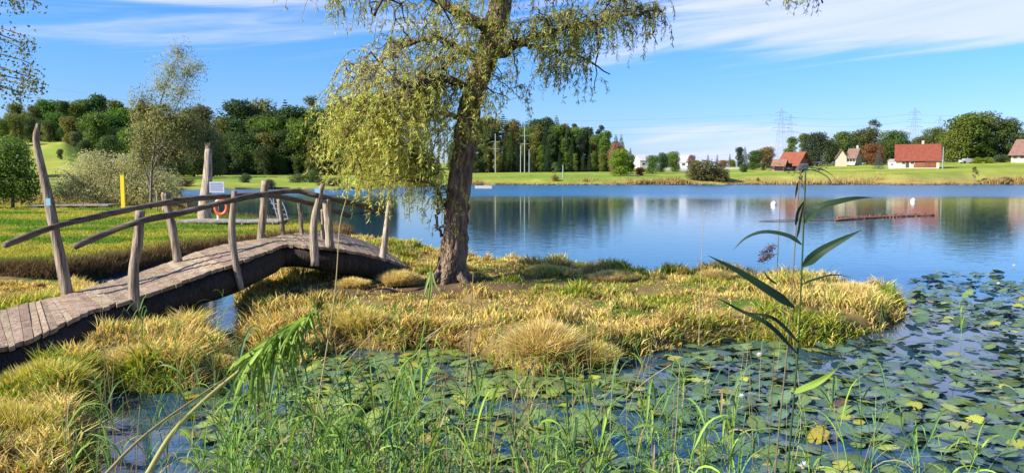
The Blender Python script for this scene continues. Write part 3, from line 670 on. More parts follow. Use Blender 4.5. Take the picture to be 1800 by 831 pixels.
for kd, u, d, yt, col, wf, l_ in FT:
    h = top_h(u, d, yt); s_h = h
    e = plant_tree(kd, u, d, max(h, .6), col, l_, None, wf, sink=.1)
    if kd == 'oak' and u > 1310: e.scale = (e.scale[2] * wf * 1.2, e.scale[2] * wf * 1.2, e.scale[2])
# blue spruce by the red roofed house
cm, tm = spruce(20, 13, 5200, .02, .6); cm.materials.append(M_far); tm.materials.append(M_bark)
x, y = U(1540, 200); e = empty('spruce_tree', (x, y, gz(x, y) - .1), 'squat blue-grey spruce standing left of the red roofed house', 'tree'); sc_ = top_h(1540, 200, 262) / 20; e.scale = (sc_,) * 3
o = link('crown', cm, None, e); o.color = (.10, .15, .13, 1); link('trunk', tm, None, e)

# ---------------------------------------------------------------- nearer plants on the left bank (about 40 m away)
def mid_plant(name, u, d, lobes, n, leaf, col, label, cat, stems, wd=.35, droop=.3, shell=(.35, 1.25), ncol=.3, nrm_up=.3):
    x, y = U(u, d); z = gz(x, y); e = empty(name, (x, y, z), label, cat); mb = MB()
    lobes_crown(mb, lobes, n, leaf, leaf * wd, (1, 1, 1), droop, shell, nrm_up, ncol); o = mb.build('foliage' if cat == 'bush' else 'crown', M_leaf, e); o.color = tuple(col) + (1,)
    mb = MB()
    for p, r0, r1 in stems: pp = smooth_path(p, 12); mb.tube(pp, np.linspace(r0, r1, 12), 7, (.30, .26, .2), rough=.08)
    mb.build('stem' if cat == 'bush' else 'trunk', M_bark, e, True); return e
def Lb(e_u, e_d, lst):      # lobes given by picture position and radius in pixels at one distance
    x, y = U(e_u, e_d); z = gz(x, y); out = []
    for a, b_, r, rz_ in lst:
        p = PD(a, b_, e_d); f = e_d / F; out.append(((p[0] - x, rng.uniform(-.3, .3) * r * f, p[2] - z), (r * f, r * f, rz_ * f)))
    return out
d = 42
stems = []
for q in range(9):
    a = rng.uniform(-2.6, 2.6); stems.append(([(a * .2, 0, -.1), (a * .6, 0, 1.0), (a, rng.uniform(-.6, .6), 2.0)], .04, .012))
mid_plant('willow_bush', 205, d, Lb(205, d, [(140, 312, 40, 30), (180, 300, 36, 30), (160, 282, 22, 18), (215, 312, 36, 38), (250, 318, 40, 34), (290, 322, 30, 26), (120, 335, 30, 20), (170, 335, 45, 24), (270, 335, 40, 22), (230, 290, 24, 18)]),
          30000, .14, (.44, .43, .20), 'wide silvery willow bush behind the yellow post', 'bush', stems, .3)
mid_plant('green_bush', 25, 40, Lb(25, 40, [(10, 290, 36, 40), (30, 310, 34, 36), (0, 330, 34, 24), (45, 332, 22, 22), (15, 262, 22, 22), (-20, 300, 40, 50)]),
          15000, .15, (.15, .24, .04), 'dense green tree at the left edge beside the willow bush', 'tree', [([(0, 0, -.1), (0, 0, 1.2), (-.2, 0, 2.4)], .09, .03)], .5)
# slender leaning willow sapling
d = 38; x, y = U(264, d); z = gz(x, y)
def LP(px, py, dd=0): p = PD(px, py, d + dd); return np.array([p[0] - x, p[1] - y, p[2] - z])
stems = [([LP(265, 372), LP(266, 310), LP(272, 250), LP(285, 170), LP(315, 90)], .075, .015), ([LP(265, 330), LP(250, 280), LP(247, 220), LP(255, 170)], .045, .012),
         ([LP(268, 300), LP(290, 240), LP(310, 190), LP(335, 120)], .045, .01), ([LP(267, 330), LP(300, 270), LP(345, 220)], .03, .01), ([LP(270, 345), LP(238, 300), LP(236, 250)], .03, .01)]
for q in range(26):
    a = LP(rng.uniform(255, 300), rng.uniform(190, 290)); b_ = a + [rng.uniform(-1, 1.6), rng.uniform(-.8, .8), rng.uniform(.6, 1.4)]; stems.append(([a, (a + b_) / 2 + [0, 0, -.1], b_], .012, .004))
e = mid_plant('willow_sapling', 264, d, [(tuple(LP(a, b_, rng.uniform(-.8, .8))), (r * d / F, r * d / F, rz_ * d / F)) for a, b_, r, rz_ in
     [(315, 92, 26, 30), (300, 122, 36, 32), (330, 125, 32, 32), (285, 150, 30, 30), (318, 160, 38, 34), (345, 118, 20, 18)]],
     5200, .14, (.36, .38, .22), 'slender leaning willow with airy silvery top behind the yellow post', 'tree', stems, .26, .5, (.1, 1.15), .35)
mb = MB(); lobes_crown(mb, [(tuple(LP(a, b_, rng.uniform(-.8, .8))), (r * d / F, r * d / F, rz_ * d / F)) for a, b_, r, rz_ in
     [(250, 190, 26, 38), (258, 235, 32, 44), (295, 210, 38, 40), (335, 220, 40, 40), (368, 238, 22, 28), (250, 278, 26, 34), (300, 265, 36, 32), (340, 262, 30, 24)]], 15000, .15, .05, (1, 1, 1), .5, (.15, 1.12), .3, .35)
o = mb.build('crown', M_leaf, e); o.color = (.26, .26, .09, 1)
# leafy branches of a tree standing just outside the left edge
tr = empty('poplar_tree', (-11.2, 13.2, 0.35), 'tree at the upper left edge with small leathery leaves on drooping twigs', 'tree')
mb = MB(); TL = np.array([-11.2, 13.2, .35])
mb.tube(smooth_path([(0, 0, -.2), (.1, 0, 2), (.3, 0, 4.5), (.2, .1, 7)], 14), np.linspace(.14, .04, 14), 10, (.3, .27, .22), rough=.06)
lf = MB()
for q in range(46):
    px_, py_ = rng.uniform(-90, 52), rng.uniform(-60, 190)
    if px_ > 30 and (60 < py_ < 95 or py_ > 155): continue
    e_ = PD(px_, py_, 13.2 + rng.uniform(-1, 1)) - TL; s0 = np.array([.2, 0, e_[2] + rng.uniform(.0, .6)])
    s0[2] = max(.9, min(6.8, s0[2])); mid = (s0 + e_) / 2 + [0, 0, .18]; pp = smooth_path([s0, mid, e_, e_ + [.12, 0, -.18]], 12); mb.tube(pp, np.linspace(.018, .004, 12), 5, (.24, .2, .15))
    n = 90; tt = rng.uniform(.35, 1, n); idx = tt * 11; i0 = np.minimum(idx.astype(int), 10); base = pp[i0] + (pp[i0 + 1] - pp[i0]) * (idx - i0)[:, None] + rng.normal(0, .09, (n, 3))
    leaf_cloud(lf, base, rng.normal(size=(n, 3)) + [0, 0, -.9], rng.normal(size=(n, 3)), rng.uniform(.04, .075, n), rng.uniform(.025, .045, n), jit((.17, .19, .08), n, .4, .15))
mb.build('trunk', M_bark, tr, True); lf.build('crown', M_leaf, tr)

# ---------------------------------------------------------------- the big willow
D0 = 12.6; wx, wy = P(792, 488, .36)[:2]; wy = D0; wx = PD(792, 488, D0)[0]; wz = gz(wx, wy)
WL = np.array([wx, wy, wz]); will = empty('willow_tree', WL, 'large old willow on the grassy spit with deeply furrowed trunk and yellowing hanging twigs', 'tree')
def WP(px, py, dd=0.): return PD(px, py, D0 + dd) - WL
tp = [WP(791, 506), WP(793, 480), WP(798, 430), WP(802, 380), WP(808, 320), WP(817, 260), WP(822, 215), WP(832, 165), WP(848, 120), WP(862, 80), WP(872, 40), WP(880, 0), WP(884, -60), WP(880, -140)]
tr_ = np.array([34, 26, 22, 19.5, 18, 18, 19, 18, 18.5, 19, 18.5, 17, 15, 12]) * D0 / F
pth = smooth_path(tp, 64); rr = np.interp(np.linspace(0, 1, 64), np.linspace(0, 1, 14), tr_)
mb = MB(); mb.tube(pth, rr, 40, (.29, .205, .14), rough=.15, flute=.08, vary=.3)
for a in range(6):     # root flare
    an = a * 1.05 + .3; mb.tube(smooth_path([(0.02, 0, .35), (math.cos(an) * .2, math.sin(an) * .2, .12), (math.cos(an) * .42, math.sin(an) * .42, -.06)], 8), np.linspace(.13, .05, 8), 10, (.22, .16, .11), rough=.1)
mb.build('trunk', M_bark, will, True)
limbs = [  # (points in the picture with depth offset), start radius, end radius
 ([(868, 60, 0), (800, 18, -.3), (700, -30, -.5), (600, -60, -.6), (520, -30, -.8)], .10, .02),
 ([(850, 115, 0), (800, 80, .3), (740, 70, .6), (680, 100, .9), (630, 150, 1.0)], .07, .015),
 ([(835, 165, 0), (790, 140, -.4), (720, 150, -.8), (660, 190, -1.0), (610, 240, -1.1)], .07, .015),
 ([(822, 210, 0), (770, 200, .5), (710, 220, .9), (650, 270, 1.0)], .05, .012),
 ([(880, 0, 0), (960, -40, .4), (1060, -70, .6), (1140, -30, .7)], .10, .02),
 ([(860, 95, 0), (930, 70, -.3), (1000, 50, -.5), (1080, 30, -.6), (1150, 20, -.8)], .07, .012),
 ([(862, 110, 0), (905, 85, .5), (960, 85, .8), (1020, 100, 1.0), (1070, 130, 1.1)], .055, .01),
 ([(884, -50, 0), (1000, -120, .3), (1150, -120, .2), (1300, -80, 0), (1400, -40, -.2), (1450, 5, -.2)], .10, .012),
 ([(884, -60, 0), (840, -140, .5), (760, -180, 1.0), (640, -140, 1.2), (560, -60, 1.0)], .09, .02),
 ([(880, -20, 0), (920, -100, -.8), (980, -130, -1.6), (1060, -80, -1.8), (1110, -20, -1.8)], .08, .02),
 ([(875, 0, 0), (840, -70, -1.0), (780, -90, -1.8), (700, -40, -2.0), (660, 30, -2.0)], .08, .015),
 ([(800, 400, 0), (775, 350, -.15), (755, 320, -.3), (750, 290, -.3)], .03, .008), ([(796, 430, 0), (770, 400, -.1), (768, 370, 0), (775, 340, .1)], .03, .008),
 ([(880, -40, 0), (870, -150, 0), (900, -220, 0)], .12, .03)]
mb = MB(); LIMB = []
for pts, r0, r1 in limbs:
    p = smooth_path([WP(*q) for q in pts], 22); p[1:] += rng.normal(0, .02, (21, 3)); mb.tube(p, np.linspace(r0, r1, 22), 9, (.15, .11, .08), rough=.08, vary=.2); LIMB.append(p)
mb.build('limb', M_bark, will, True)
LA = np.concatenate([l[3:] for l in LIMB] + [pth[25:]])
YEL = np.array([.56, .58, .14]); WG = np.array([.36, .41, .09]); WD = np.array([.25, .28, .09]); WS = np.array([.50, .48, .28])
# crown regions: centre px, py, depth, radius x, radius y, depth radius, clusters, strands each, strand length, colour
REG = [(690, 185, 0, 95, 50, 1.8, 34, 9, .75, YEL * .5 + WG * .5), (685, 225, -.2, 98, 48, 1.8, 34, 8, .75, YEL), (680, 110, .3, 75, 50, 1.4, 22, 8, .5, WS * .6 + YEL * .4), (640, 190, 0, 62, 45, 1.3, 18, 8, .6, YEL),
       (760, 200, -.4, 30, 70, .6, 14, 9, .7, YEL * .5 + WG * .5), (600, 205, .2, 42, 30, .9, 10, 8, .45, WG), (760, 130, -.3, 50, 50, 1.0, 16, 7, .5, WG), (640, 290, .2, 50, 20, .8, 10, 9, .55, YEL), (735, 260, 0, 34, 30, .6, 10, 10, .55, WG),
       (760, 60, 0, 90, 60, 1.8, 24, 7, .5, WG * .7 + WS * .3), (840, 60, -.5, 60, 70, .8, 20, 8, .6, WG), (640, 10, -.6, 80, 26, 1.3, 10, 6, .5, WG), (560, -14, -.7, 40, 12, .6, 4, 5, .25, WG),
       (850, 165, -.45, 34, 30, .25, 8, 9, .5, YEL), (820, 220, -.45, 22, 40, .15, 5, 6, .45, YEL), (890, 150, .2, 30, 40, .4, 6, 6, .5, WG),
       (960, 50, 0, 80, 55, 1.6, 26, 7, .45, WD * .6 + WG * .4), (1050, 40, -.4, 70, 45, 1.4, 20, 7, .5, WD * .5 + WG * .5), (990, 120, .8, 70, 30, .7, 15, 6, .4, WD * .6 + WG * .4), (1120, 15, -.8, 50, 30, .8, 9, 7, .5, WD),
       (1000, -60, 0, 200, 60, 2.0, 22, 8, .8, WD), (760, -90, 0, 200, 70, 2.0, 20, 8, .8, WG), (1415, -14, -.2, 50, 12, .3, 9, 5, .3, WG), (1300, -50, 0, 80, 18, .4, 6, 4, .25, WG),
       (770, 330, -.1, 22, 60, .3, 9, 7, .35, YEL * .7 + WG * .3), (775, 400, 0, 14, 50, .2, 5, 5, .22, WG), (700, 290, .1, 60, 14, .6, 9, 8, .8, YEL), (690, 330, -.8, 25, 10, .2, 3, 5, .8, WG), (650, 320, -.3, 30, 12, .4, 4, 6, .6, YEL), (1150, 75, -.8, 10, 14, .1, 1, 4, .45, WD), (1055, 160, 0, 30, 14, .2, 2, 4, .3, WD), (830, 270, -.4, 18, 14, .1, 3, 6, .5, YEL)]
tw = MB(); lf = MB()
for (cx, cy, cdp, rx, ry, rdp, ncl, nst, sl, colr) in REG:
    if rdp < .3: ncl = max(1, ncl // 2)
    for q in range(ncl):
        while True:
            u3 = rng.uniform(-1, 1, 3)
            if (u3 ** 2).sum() < 1: break
        c0 = WP(cx + u3[0] * rx, cy + u3[1] * ry, cdp + u3[2] * rdp)
        dist = np.linalg.norm(LA - c0, axis=1); k_ = np.argsort(dist)[rng.integers(0, 3)]; a = LA[k_]
        mid = (a + c0) / 2 + [0, 0, .12 * dist[k_]] + rng.normal(0, .05, 3)
        bp = smooth_path([a, mid, c0], 9); bp[1:-1] += rng.normal(0, .018, (7, 3)); tw.tube(bp, np.linspace(.012 + .006 * dist[k_], .006, 9), 5, (.13, .09, .06), cap=False)
        for s_i in range(max(1, int(nst * .68 + .5))):
            st = bp[rng.integers(4, 9)]; a_ = rng.uniform(0, 6.28); out = np.array([math.cos(a_), math.sin(a_), 0]) * rng.uniform(.12, .46); L = sl * rng.uniform(.3, 1.1)
            drift = np.array([-.10, 0, 0]) * L
            sp3 = smooth_path([st, st + out * .6 + [0, 0, .05], st + out + drift * .5 + [0, 0, -.35 * L], st + out * 1.15 + drift + [0, 0, -L]], 10)
            tw.tube(sp3, np.linspace(.0042, .0018, 10), 3, (.24, .19, .07) if rng.uniform() < .6 else (.16, .12, .06), cap=False)
            n = int(44 * (L + .25)); tt = rng.uniform(.18, 1, n) * 8.999; i0 = tt.astype(int); f = (tt - i0)[:, None]; base = sp3[i0] * (1 - f) + sp3[np.minimum(i0 + 1, 9)] * f
            al = rng.normal(size=(n, 3)) * .6 + [0, 0, -.85] + drift * 3
            cc = colr * rng.uniform(.8, 1.2); cv = jit(cc, n, .3, .1); pk = rng.uniform(0, 1, n) < .10; cv[pk] = jit((.5, .36, .12), pk.sum(), .2)
            leaf_cloud(lf, base, al, rng.normal(size=(n, 3)), rng.uniform(.05, .11, n), rng.uniform(.012, .020, n), cv)
tw.build('twigs', M_bark, will); lf.build('crown', M_leaf, will)

# ---------------------------------------------------------------- things on the left bank
def base_at(px, py_base, d):
    x = PD(px, py_base, d)[0]; return np.array([x, d, gz(x, d)])
# yellow marker post
b0 = base_at(217, 360, 36); e = empty('marker_post', b0, 'bright yellow square post standing before the silvery willow bush', 'post'); d_ = 36
hh = PD(217, 308, d_)[2] - b0[2]; mb = MB(); mb.box((0, 0, hh / 2 - .05), (.085, .05, hh / 2 + .05), col=(.80, .60, .01)); mb.build('post_body', M_paint, e)
mb = MB(); mb.box((0, 0, hh + .02), (.095, .06, .02), col=(.55, .42, .02)); mb.build('cap', M_paint, e)
# low timber platform
b0 = base_at(130, 362, 40); e = empty('timber_platform', b0, 'low flat grey timber platform on short blocks left of the yellow post', 'platform'); zt_ = PD(130, 360, 40)[2] - b0[2]; zt_ = max(zt_, .2)
mb = MB()
for q in range(5): mb.box((0, -.5 + q * .25, zt_), (2.05, .115, .035), col=np.array([.36, .32, .28]) * rng.uniform(.8, 1.1))
mb.build('boards', M_plank, e)
for q in (-1.7, -.3, .7, 1.7): mb = MB(); mb.box((q, -.3, zt_ / 2 - .06), (.16, .2, zt_ / 2), col=(.5, .47, .42)); mb.build('leg', M_stone, e)
# broken trunk
b0 = base_at(361, 388, 28.5); e = empty('broken_trunk', b0, 'tall pale barkless broken trunk with splintered top beside the white sign', 'dead tree')
hh = PD(370, 262, 28.5)[2] - b0[2]; mb = MB(); p = smooth_path([(-.02, 0, -.2), (.02, 0, .8), (.13, 0, hh * .6), (.19, 0, hh)], 16); mb.tube(p, np.linspace(.25, .12, 16), 16, (.50, .42, .33), rough=.05, flute=.06, vary=.12); mb.build('trunk', M_wood, e, True)
mb = MB()
for q in range(7): a_ = rng.uniform(0, 6.28); c_ = p[-1] + [math.cos(a_) * .07, math.sin(a_) * .07, -.05]; mb.tube([c_, c_ + [rng.uniform(-.05, .05), 0, rng.uniform(.12, .3)]], [.035, .006], 5, (.42, .34, .26))
mb.build('splinters', M_wood, e)
# notice sign with its lines of lettering
b0 = base_at(383, 388, 27.8); e = empty('notice_sign', b0, 'small white notice board with rows of blue lettering beside the broken trunk', 'sign')
zc = PD(383, 329, 27.8)[2] - b0[2]; mb = MB(); mb.box((0, 0, zc), (.26, .012, .19), col=(.5, .52, .56)); mb.build('board', M_paint, e)
mb = MB()
for k in range(5):
    xs = -.22
    while xs < .18: w_ = rng.uniform(.02, .07); mb.box((xs + w_ / 2, -.016, zc + .13 - k * .06), (w_ / 2, .003, .011), col=(.12, .2, .5)); xs += w_ + .018
mb.build('lettering', M_paint, e)
for q in (-.06, .0): pass
mb = MB(); mb.tube([(.0, .03, -.2), (.0, .03, zc + .15)], .025, 8, (.5, .5, .5)); mb.build('post', M_metal, e)
# life ring on a white stand
b0 = base_at(383, 384, 27.2); e = empty('life_ring_stand', b0, 'slim white post below the notice board that carries the orange life ring', 'post'); zr = PD(390, 364, 27.2)[2] - b0[2]
mb = MB(); mb.box((0, 0, zr / 2 + .12), (.03, .03, zr / 2 + .30), col=(.75, .74, .7)); mb.build('post_body', M_paint, e); mb = MB(); mb.box((.1, -.04, zr + .2), (.1, .02, .02), col=(.7, .7, .68)); mb.build('hook', M_paint, e)
b1 = b0 + [.16, -.08, zr]; e = empty('life_ring', b1, 'orange life ring hanging on the slim white post behind the bridge rails', 'life ring'); mb = MB(); a_ = np.linspace(0, 2 * math.pi, 33)
mb.tube(np.stack([np.cos(a_) * .2, np.zeros(33) + .02 * np.sin(a_), np.sin(a_) * .25], 1), .07, 10, (.55, .12, .03), cap=False); mb.build('ring', M_paint, e, True)
for q in range(4):
    an = q * math.pi / 2 + .78; aa = np.linspace(an - .16, an + .16, 5); mb = MB(); mb.tube(np.stack([np.cos(aa) * .2, 0 * aa, np.sin(aa) * .25], 1), .074, 10, (.72, .72, .68)); mb.build('reflective_band', M_paint, e, True)
# bathing jetty with handrail ladder
b0 = base_at(360, 388, 27.0); b0[2] = .45; e = empty('wooden_jetty', b0, 'low grey wooden jetty on the meadow shore behind the bridge rails', 'jetty'); mb = MB(); x1 = PD(500, 380, 27.)[0] - b0[0]; x0 = PD(325, 380, 27.)[0] - b0[0]
for q in range(26): f = (q + .5) / 26; mb.box((x0 + (x1 - x0) * f, 0, .0), ((x1 - x0) / 54, .75, .03), col=np.array([.42, .38, .33]) * rng.uniform(.8, 1.1))
mb.build('boards', M_plank, e)
for q in (.05, .35, .65, .95):
    mb = MB(); mb.tube([(x0 + (x1 - x0) * q, -.7, -.9), (x0 + (x1 - x0) * q, -.7, -.03)], .06, 8, (.25, .2, .16)); mb.build('leg', M_wood, e)
b0 = b0 + [PD(470, 380, 27)[0] - b0[0], .4, .03]; e = empty('ladder_rail', b0, 'bent metal bathing ladder rails standing at the end of the jetty', 'ladder')
for q in range(2):
    mb = MB(); o_ = q * .35; mb.tube(smooth_path([(-.1 + o_, 0, 0), (-.25 + o_, 0, .7), (-.1 + o_, 0, .85), (.2 + o_, 0, .2), (.3 + o_, 0, -.7)], 20), .02, 7, (.6, .6, .6)); mb.build('handrail', M_metal, e, True)
for q in range(4): mb = MB(); f = q / 4; mb.tube([(.0 + f * .3, 0, .55 - f * .7), (.38 + f * .3, 0, .5 - f * .7)], .015, 6, (.6, .6, .6)); mb.build('rung', M_metal, e)
# three cut posts by the sapling
for (px_, pt, pb, d_, r_, l_) in [(288, 338, 362, 36, .09, 'short thick pale stump post behind the second bridge post'), (276, 335, 372, 36, .03, 'thin stake left of the short thick stump post')]:
    b0 = base_at(px_, pb, d_); hh = PD(px_, pt, d_)[2] - b0[2]; mb = MB(); mb.tube(smooth_path([(0, 0, -.1), (.02, 0, hh * .5), (0, 0, hh)], 6), r_, 9, (.45, .38, .3), rough=.06); o = mb.build('stake', M_wood, None, True); o.location = b0; tag(o, l_, 'stake')

# ---------------------------------------------------------------- houses
def house(name, u, d, ybase, wpx, dep, wallh, roofh, yaw, wall, roof, label, cat, wins=(), doors=(), over=.5, gable=None, hip=0., chim=(), low=None, wall2=None):
    x, y = U(u, d); z = max(gz(x, y) - .3, PD(u, ybase, d)[2] - .4); e = empty(name, (x, y, z), label, cat, None, yaw); w = wpx * d / F; hw = w / 2; hd = dep / 2; wallh += .4
    mb = MB(); mb.box((0, 0, wallh / 2), (hw, hd, wallh / 2), col=wall); o = mb.build('wall', M_wall, e)
    gc = gable if gable is not None else wall
    for q_ in (-1, 1):
        if hip: break
        mb = MB(); mb.add([(q_ * hw, -hd, wallh), (q_ * hw, hd, wallh), (q_ * hw, 0, wallh + roofh), (q_ * (hw - .15), -hd, wallh), (q_ * (hw - .15), hd, wallh), (q_ * (hw - .15), 0, wallh + roofh)], [(0, 2, 5, 3), (1, 4, 5, 2)], [(0, 1, 2), (3, 5, 4)], gc); mb.build('gable', M_wall, e)
    mb = MB(); sl = roofh / hd
    for sgn in (-1, 1):
        y0 = sgn * (hd + over); z0_ = wallh - over * sl + .05; t_ = .14; a0 = -hw - over; a1 = hw + over; zr_ = wallh + roofh + .05; hx = hip * (roofh)
        V = [(a0, y0, z0_), (a1, y0, z0_), (a1 - hx, 0, zr_), (a0 + hx, 0, zr_)]; V = V + [(p, q, r + t_) for p, q, r in V]
        mb.add(V, [(0, 3, 2, 1), (4, 5, 6, 7), (0, 1, 5, 4), (1, 2, 6, 5), (3, 0, 4, 7)], col=roof)
    if hip:
        for sgn in (-1, 1): a0 = sgn * (hw + over); mb.add([(a0, -hd - over, wallh - over * sl + .19), (a0, hd + over, wallh - over * sl + .19), (a0 - sgn * hip * roofh, 0, zr_ + t_)], T=[(0, 1, 2)], col=roof)
    ro = mb.build('roof', M_roof, e)
    for cx_ in chim: mb = MB(); mb.box((cx_ * w, .3, wallh + roofh + .25), (.28, .28, .8), col=(.5, .4, .34)); mb.build('chimney', M_wall, ro)
    for (fx, fz, ww, wh) in wins:
        mb = MB(); fr = .07; cx_, cz = fx * w, .4 + fz
        for s_ in (-1, 1): mb.box((cx_ + s_ * (ww / 2), -hd - .03, cz), (fr / 2, .05, wh / 2 + fr), col=(.6, .58, .52)); mb.box((cx_, -hd - .03, cz + s_ * wh / 2), (ww / 2, .045, fr / 2), col=(.6, .58, .52))
        f_ = mb.build('window', M_paint, e); mb = MB(); mb.box((cx_, -hd - .012, cz), (ww / 2, .02, wh / 2), col=(.05, .05, .06)); mb.build('pane', M_glass, f_)
    for (fx, ww, wh, dc) in doors: mb = MB(); mb.box((fx * w, -hd - .02, .4 + wh / 2), (ww / 2, .05, wh / 2), col=dc); mb.build('door', M_wood, e)
    return e
house('red_roof_house', 1607, 200, 299, 66, 6.5, 2.0, 3.7, R(-25), (.50, .47, .42), (.23, .062, .038), 'low white house with large red tiled roof and brown doors on the far field', 'house',
      wins=[(-.33, 1.2, .8, .7), (-.12, 1.2, .9, .7)], doors=[(.04, 2.5, 2.0, (.30, .13, .07)), (.30, 2.4, 1.3, (.26, .09, .05)), (-.24, .7, 1.7, (.12, .09, .07))], chim=(.12,), over=.45)
house('red_roof_annexe', 1563, 201, 299, 13, 3, 1.6, .5, R(-25), (.6, .58, .54), (.38, .35, .32), 'tiny white shed at the left end of the red roofed house', 'shed', wins=[(0, .9, .5, .4)], over=.1)
e = house('barn', 1393, 205, 299, 30, 6.5, 1.7, 2.8, R(-46), (.66, .60, .55), (.25, .08, .045), 'brown and white barn with a sweeping red roof at the left of the farm', 'barn', gable=(.26, .11, .08), wins=[(-.2, 1.0, .9, .7), (.15, 1.0, .9, .7)], doors=[(.36, 1.2, 1.6, (.2, .1, .07))], over=.9)
house('open_shed', 1368, 202, 300, 18, 4.5, 1.3, 1.4, R(-30), (.28, .19, .14), (.28, .15, .10), 'low brown shed with sloping roof attached left of the barn', 'shed', doors=[(-.15, 1.1, 1.3, (.06, .05, .04)), (.25, .9, 1.3, (.06, .05, .04))], over=.5)
house('farmhouse', 1474, 228, 296, 17, 2.8, 2.4, 2.2, R(72), (.5, .44, .34), (.2, .13, .1), 'cream farmhouse with steep gable between brown trees', 'house', wins=[(-.25, 1.4, .9, 1.1), (.25, 1.4, .9, 1.1)], over=.3)
# gable front of the farmhouse
house('farmhouse', 1497, 234, 294, 17, 3.4, 2.2, 2.4, R(-52), (.5, .46, .41), (.2, .13, .1), 'long white farmhouse wing with brown roof right of the steep gable', 'house', wins=[(-.3, 1.4, .9, 1.1), (0, 1.4, .9, 1.1), (.3, 1.4, .9, 1.1)], chim=(.3,), over=.4)
house('edge_house', 1794, 225, 287, 40, 8, 2.4, 3.8, R(-32), (.52, .47, .4), (.24, .14, .11), 'white house with wide brownish hipped roof at the right edge', 'house', wins=[(-.35, 1.4, 1, 1.1), (-.1, 1.4, 1, 1.1), (.2, 1.4, 1, 1.1)], hip=.5, over=.8)
house('white_house', 1124, 300, 294, 13, 8, 2.4, 2.2, R(8), (.55, .55, .55), (.5, .5, .52), 'small bright white house peeping out right of the yellow-green tree', 'house', wins=[(0, 1.2, 1.2, .8)], over=.2)
house('white_house', 1186, 300, 294, 16, 8, 2.2, 1.7, R(10), (.5, .48, .4), (.4, .38, .3), 'pale cream shed among green trees on the far horizon', 'house', wins=[(0, 1.2, 1.2, .8)], over=.2)
house('white_house', 1202, 290, 295, 14, 8, 2.0, 2.3, R(-20), (.58, .58, .6), (.52, .52, .55), 'bright white gabled house right of the cream shed', 'house', wins=[(0, 1.2, 1.2, .8)], over=.2)
b0 = np.append(U(1272, 310), 0); b0[2] = gz(*b0[:2]); e = empty('long_wall', b0, 'long low whitish wall on the horizon right of the domed shore bush', 'wall'); z1 = PD(1272, 294, 310)[2] - b0[2]; z0_ = PD(1272, 298, 310)[2] - b0[2]
mb = MB(); mb.box((0, 0, z1 / 2), (8.6, .3, z1 / 2), col=(.68, .64, .58)); mb.build('wall_body', M_wall, e); mb = MB(); mb.box((0, 0, z1 + .06), (8.7, .4, .06), col=(.5, .47, .42)); mb.build('coping', M_stone, e)
b0 = np.append(U(1695, 224), 0); b0[2] = gz(*b0[:2]); e = empty('grey_car', b0, 'small grey parked car half hidden below the great trees', 'car')
mb = MB(); mb.box((0, 0, .62), (2.1, .85, .32), col=(.35, .37, .4)); mb.box((-.1, 0, 1.12), (1.25, .75, .24), col=(.3, .33, .36), taper=.82); mb.build('body', M_paint, e)
for q in (-1.3, 1.3):
    for s_ in (-.8, .8): mb = MB(); mb.tube([(q, s_ - .1, .33), (q, s_ + .1, .33)], .33, 14, (.02, .02, .02)); mb.build('wheel', M_paint, e)

# ---------------------------------------------------------------- pylons and poles
def pylon(u, d, yt, label, arms=3):
    b0 = np.append(U(u, d), 0); b0[2] = gz(*b0[:2]); hh = PD(u, yt, d)[2] - b0[2]; e = empty('lattice_pylon', b0, label, 'pylon'); mb = MB(); wb = hh * .085; col = (.30, .35, .42); r = .07
    def wd(z): return wb * (1 - z / hh) ** 1.0 + .35
    lv = np.linspace(0, hh, 12)
    for i_ in range(11):
        a_, b_ = wd(lv[i_]), wd(lv[i_ + 1])
        for sx_, sy_ in ((-1, -1), (1, -1), (1, 1), (-1, 1)): mb.tube([(sx_ * a_, sy_ * a_, lv[i_]), (sx_ * b_, sy_ * b_, lv[i_ + 1])], r, 4, col, cap=False)
        for s_ in (-1, 1): mb.tube([(-a_, s_ * a_, lv[i_]), (b_, s_ * b_, lv[i_ + 1])], r * .6, 3, col, cap=False); mb.tube([(a_, s_ * a_, lv[i_]), (-b_, s_ * b_, lv[i_ + 1])], r * .6, 3, col, cap=False)
    mb.build('mast', M_pylon, e)
    for k in range(arms):
        mb = MB(); zz = hh * (.66 + .13 * k); L = hh * (.15 - .025 * k)
        for s_ in (-1, 1):
            mb.tube([(0, 0, zz + .9), (s_ * L, 0, zz)], r * .8, 4, col, cap=False); mb.tube([(0, 0, zz), (s_ * L, 0, zz)], r * .8, 4, col, cap=False); mb.tube([(s_ * L, 0, zz), (s_ * L, 0, zz - 1.1)], .09, 4, (.3, .25, .22), cap=False)
        mb.build('crossarm', M_pylon, e)
    return b0, hh
PY = [pylon(1368, 420, 190, 'leftmost and clearest lattice pylon above the farm trees'), pylon(1384, 520, 200, 'fainter pylon just right of the leftmost pylon'), pylon(1600, 430, 190, 'lattice pylon rising behind the red roofed house'), pylon(1644, 560, 205, 'distant thin pylon between the red roof and the great trees')]
def wire_line(name, pts, r, label, sag=3.):
    mb = MB()
    for a, b_ in pts:
        a = np.array(a); b_ = np.array(b_); t_ = np.linspace(0, 1, 20)[:, None]; p = a + (b_ - a) * t_; p[:, 2] -= sag * 4 * (t_ * (1 - t_))[:, 0]; mb.tube(p, r, 4, (.25, .27, .3), cap=False)
    o = mb.build(name, M_metal); tag(o, label, 'power line')
b0, hh = PY[0]; b2, h2 = PY[2]
for k in range(3):
    zz = b0[2] + hh * (.66 + .13 * k) - 1.1; z2 = b2[2] + h2 * (.66 + .13 * k) - 1.1
    wire_line('power_line', [((b0[0] - 6, b0[1], zz), (-60 - 12, 470, zz + 2)), ((b0[0] - 6, b0[1], zz), (b2[0] - 6, b2[1], z2)), ((b2[0] - 6, b2[1], z2), (420, 440, z2 + 3))], .045, ['lowest', 'middle', 'highest'][k] + ' power line strung between the pylons above the farm', 2.5)
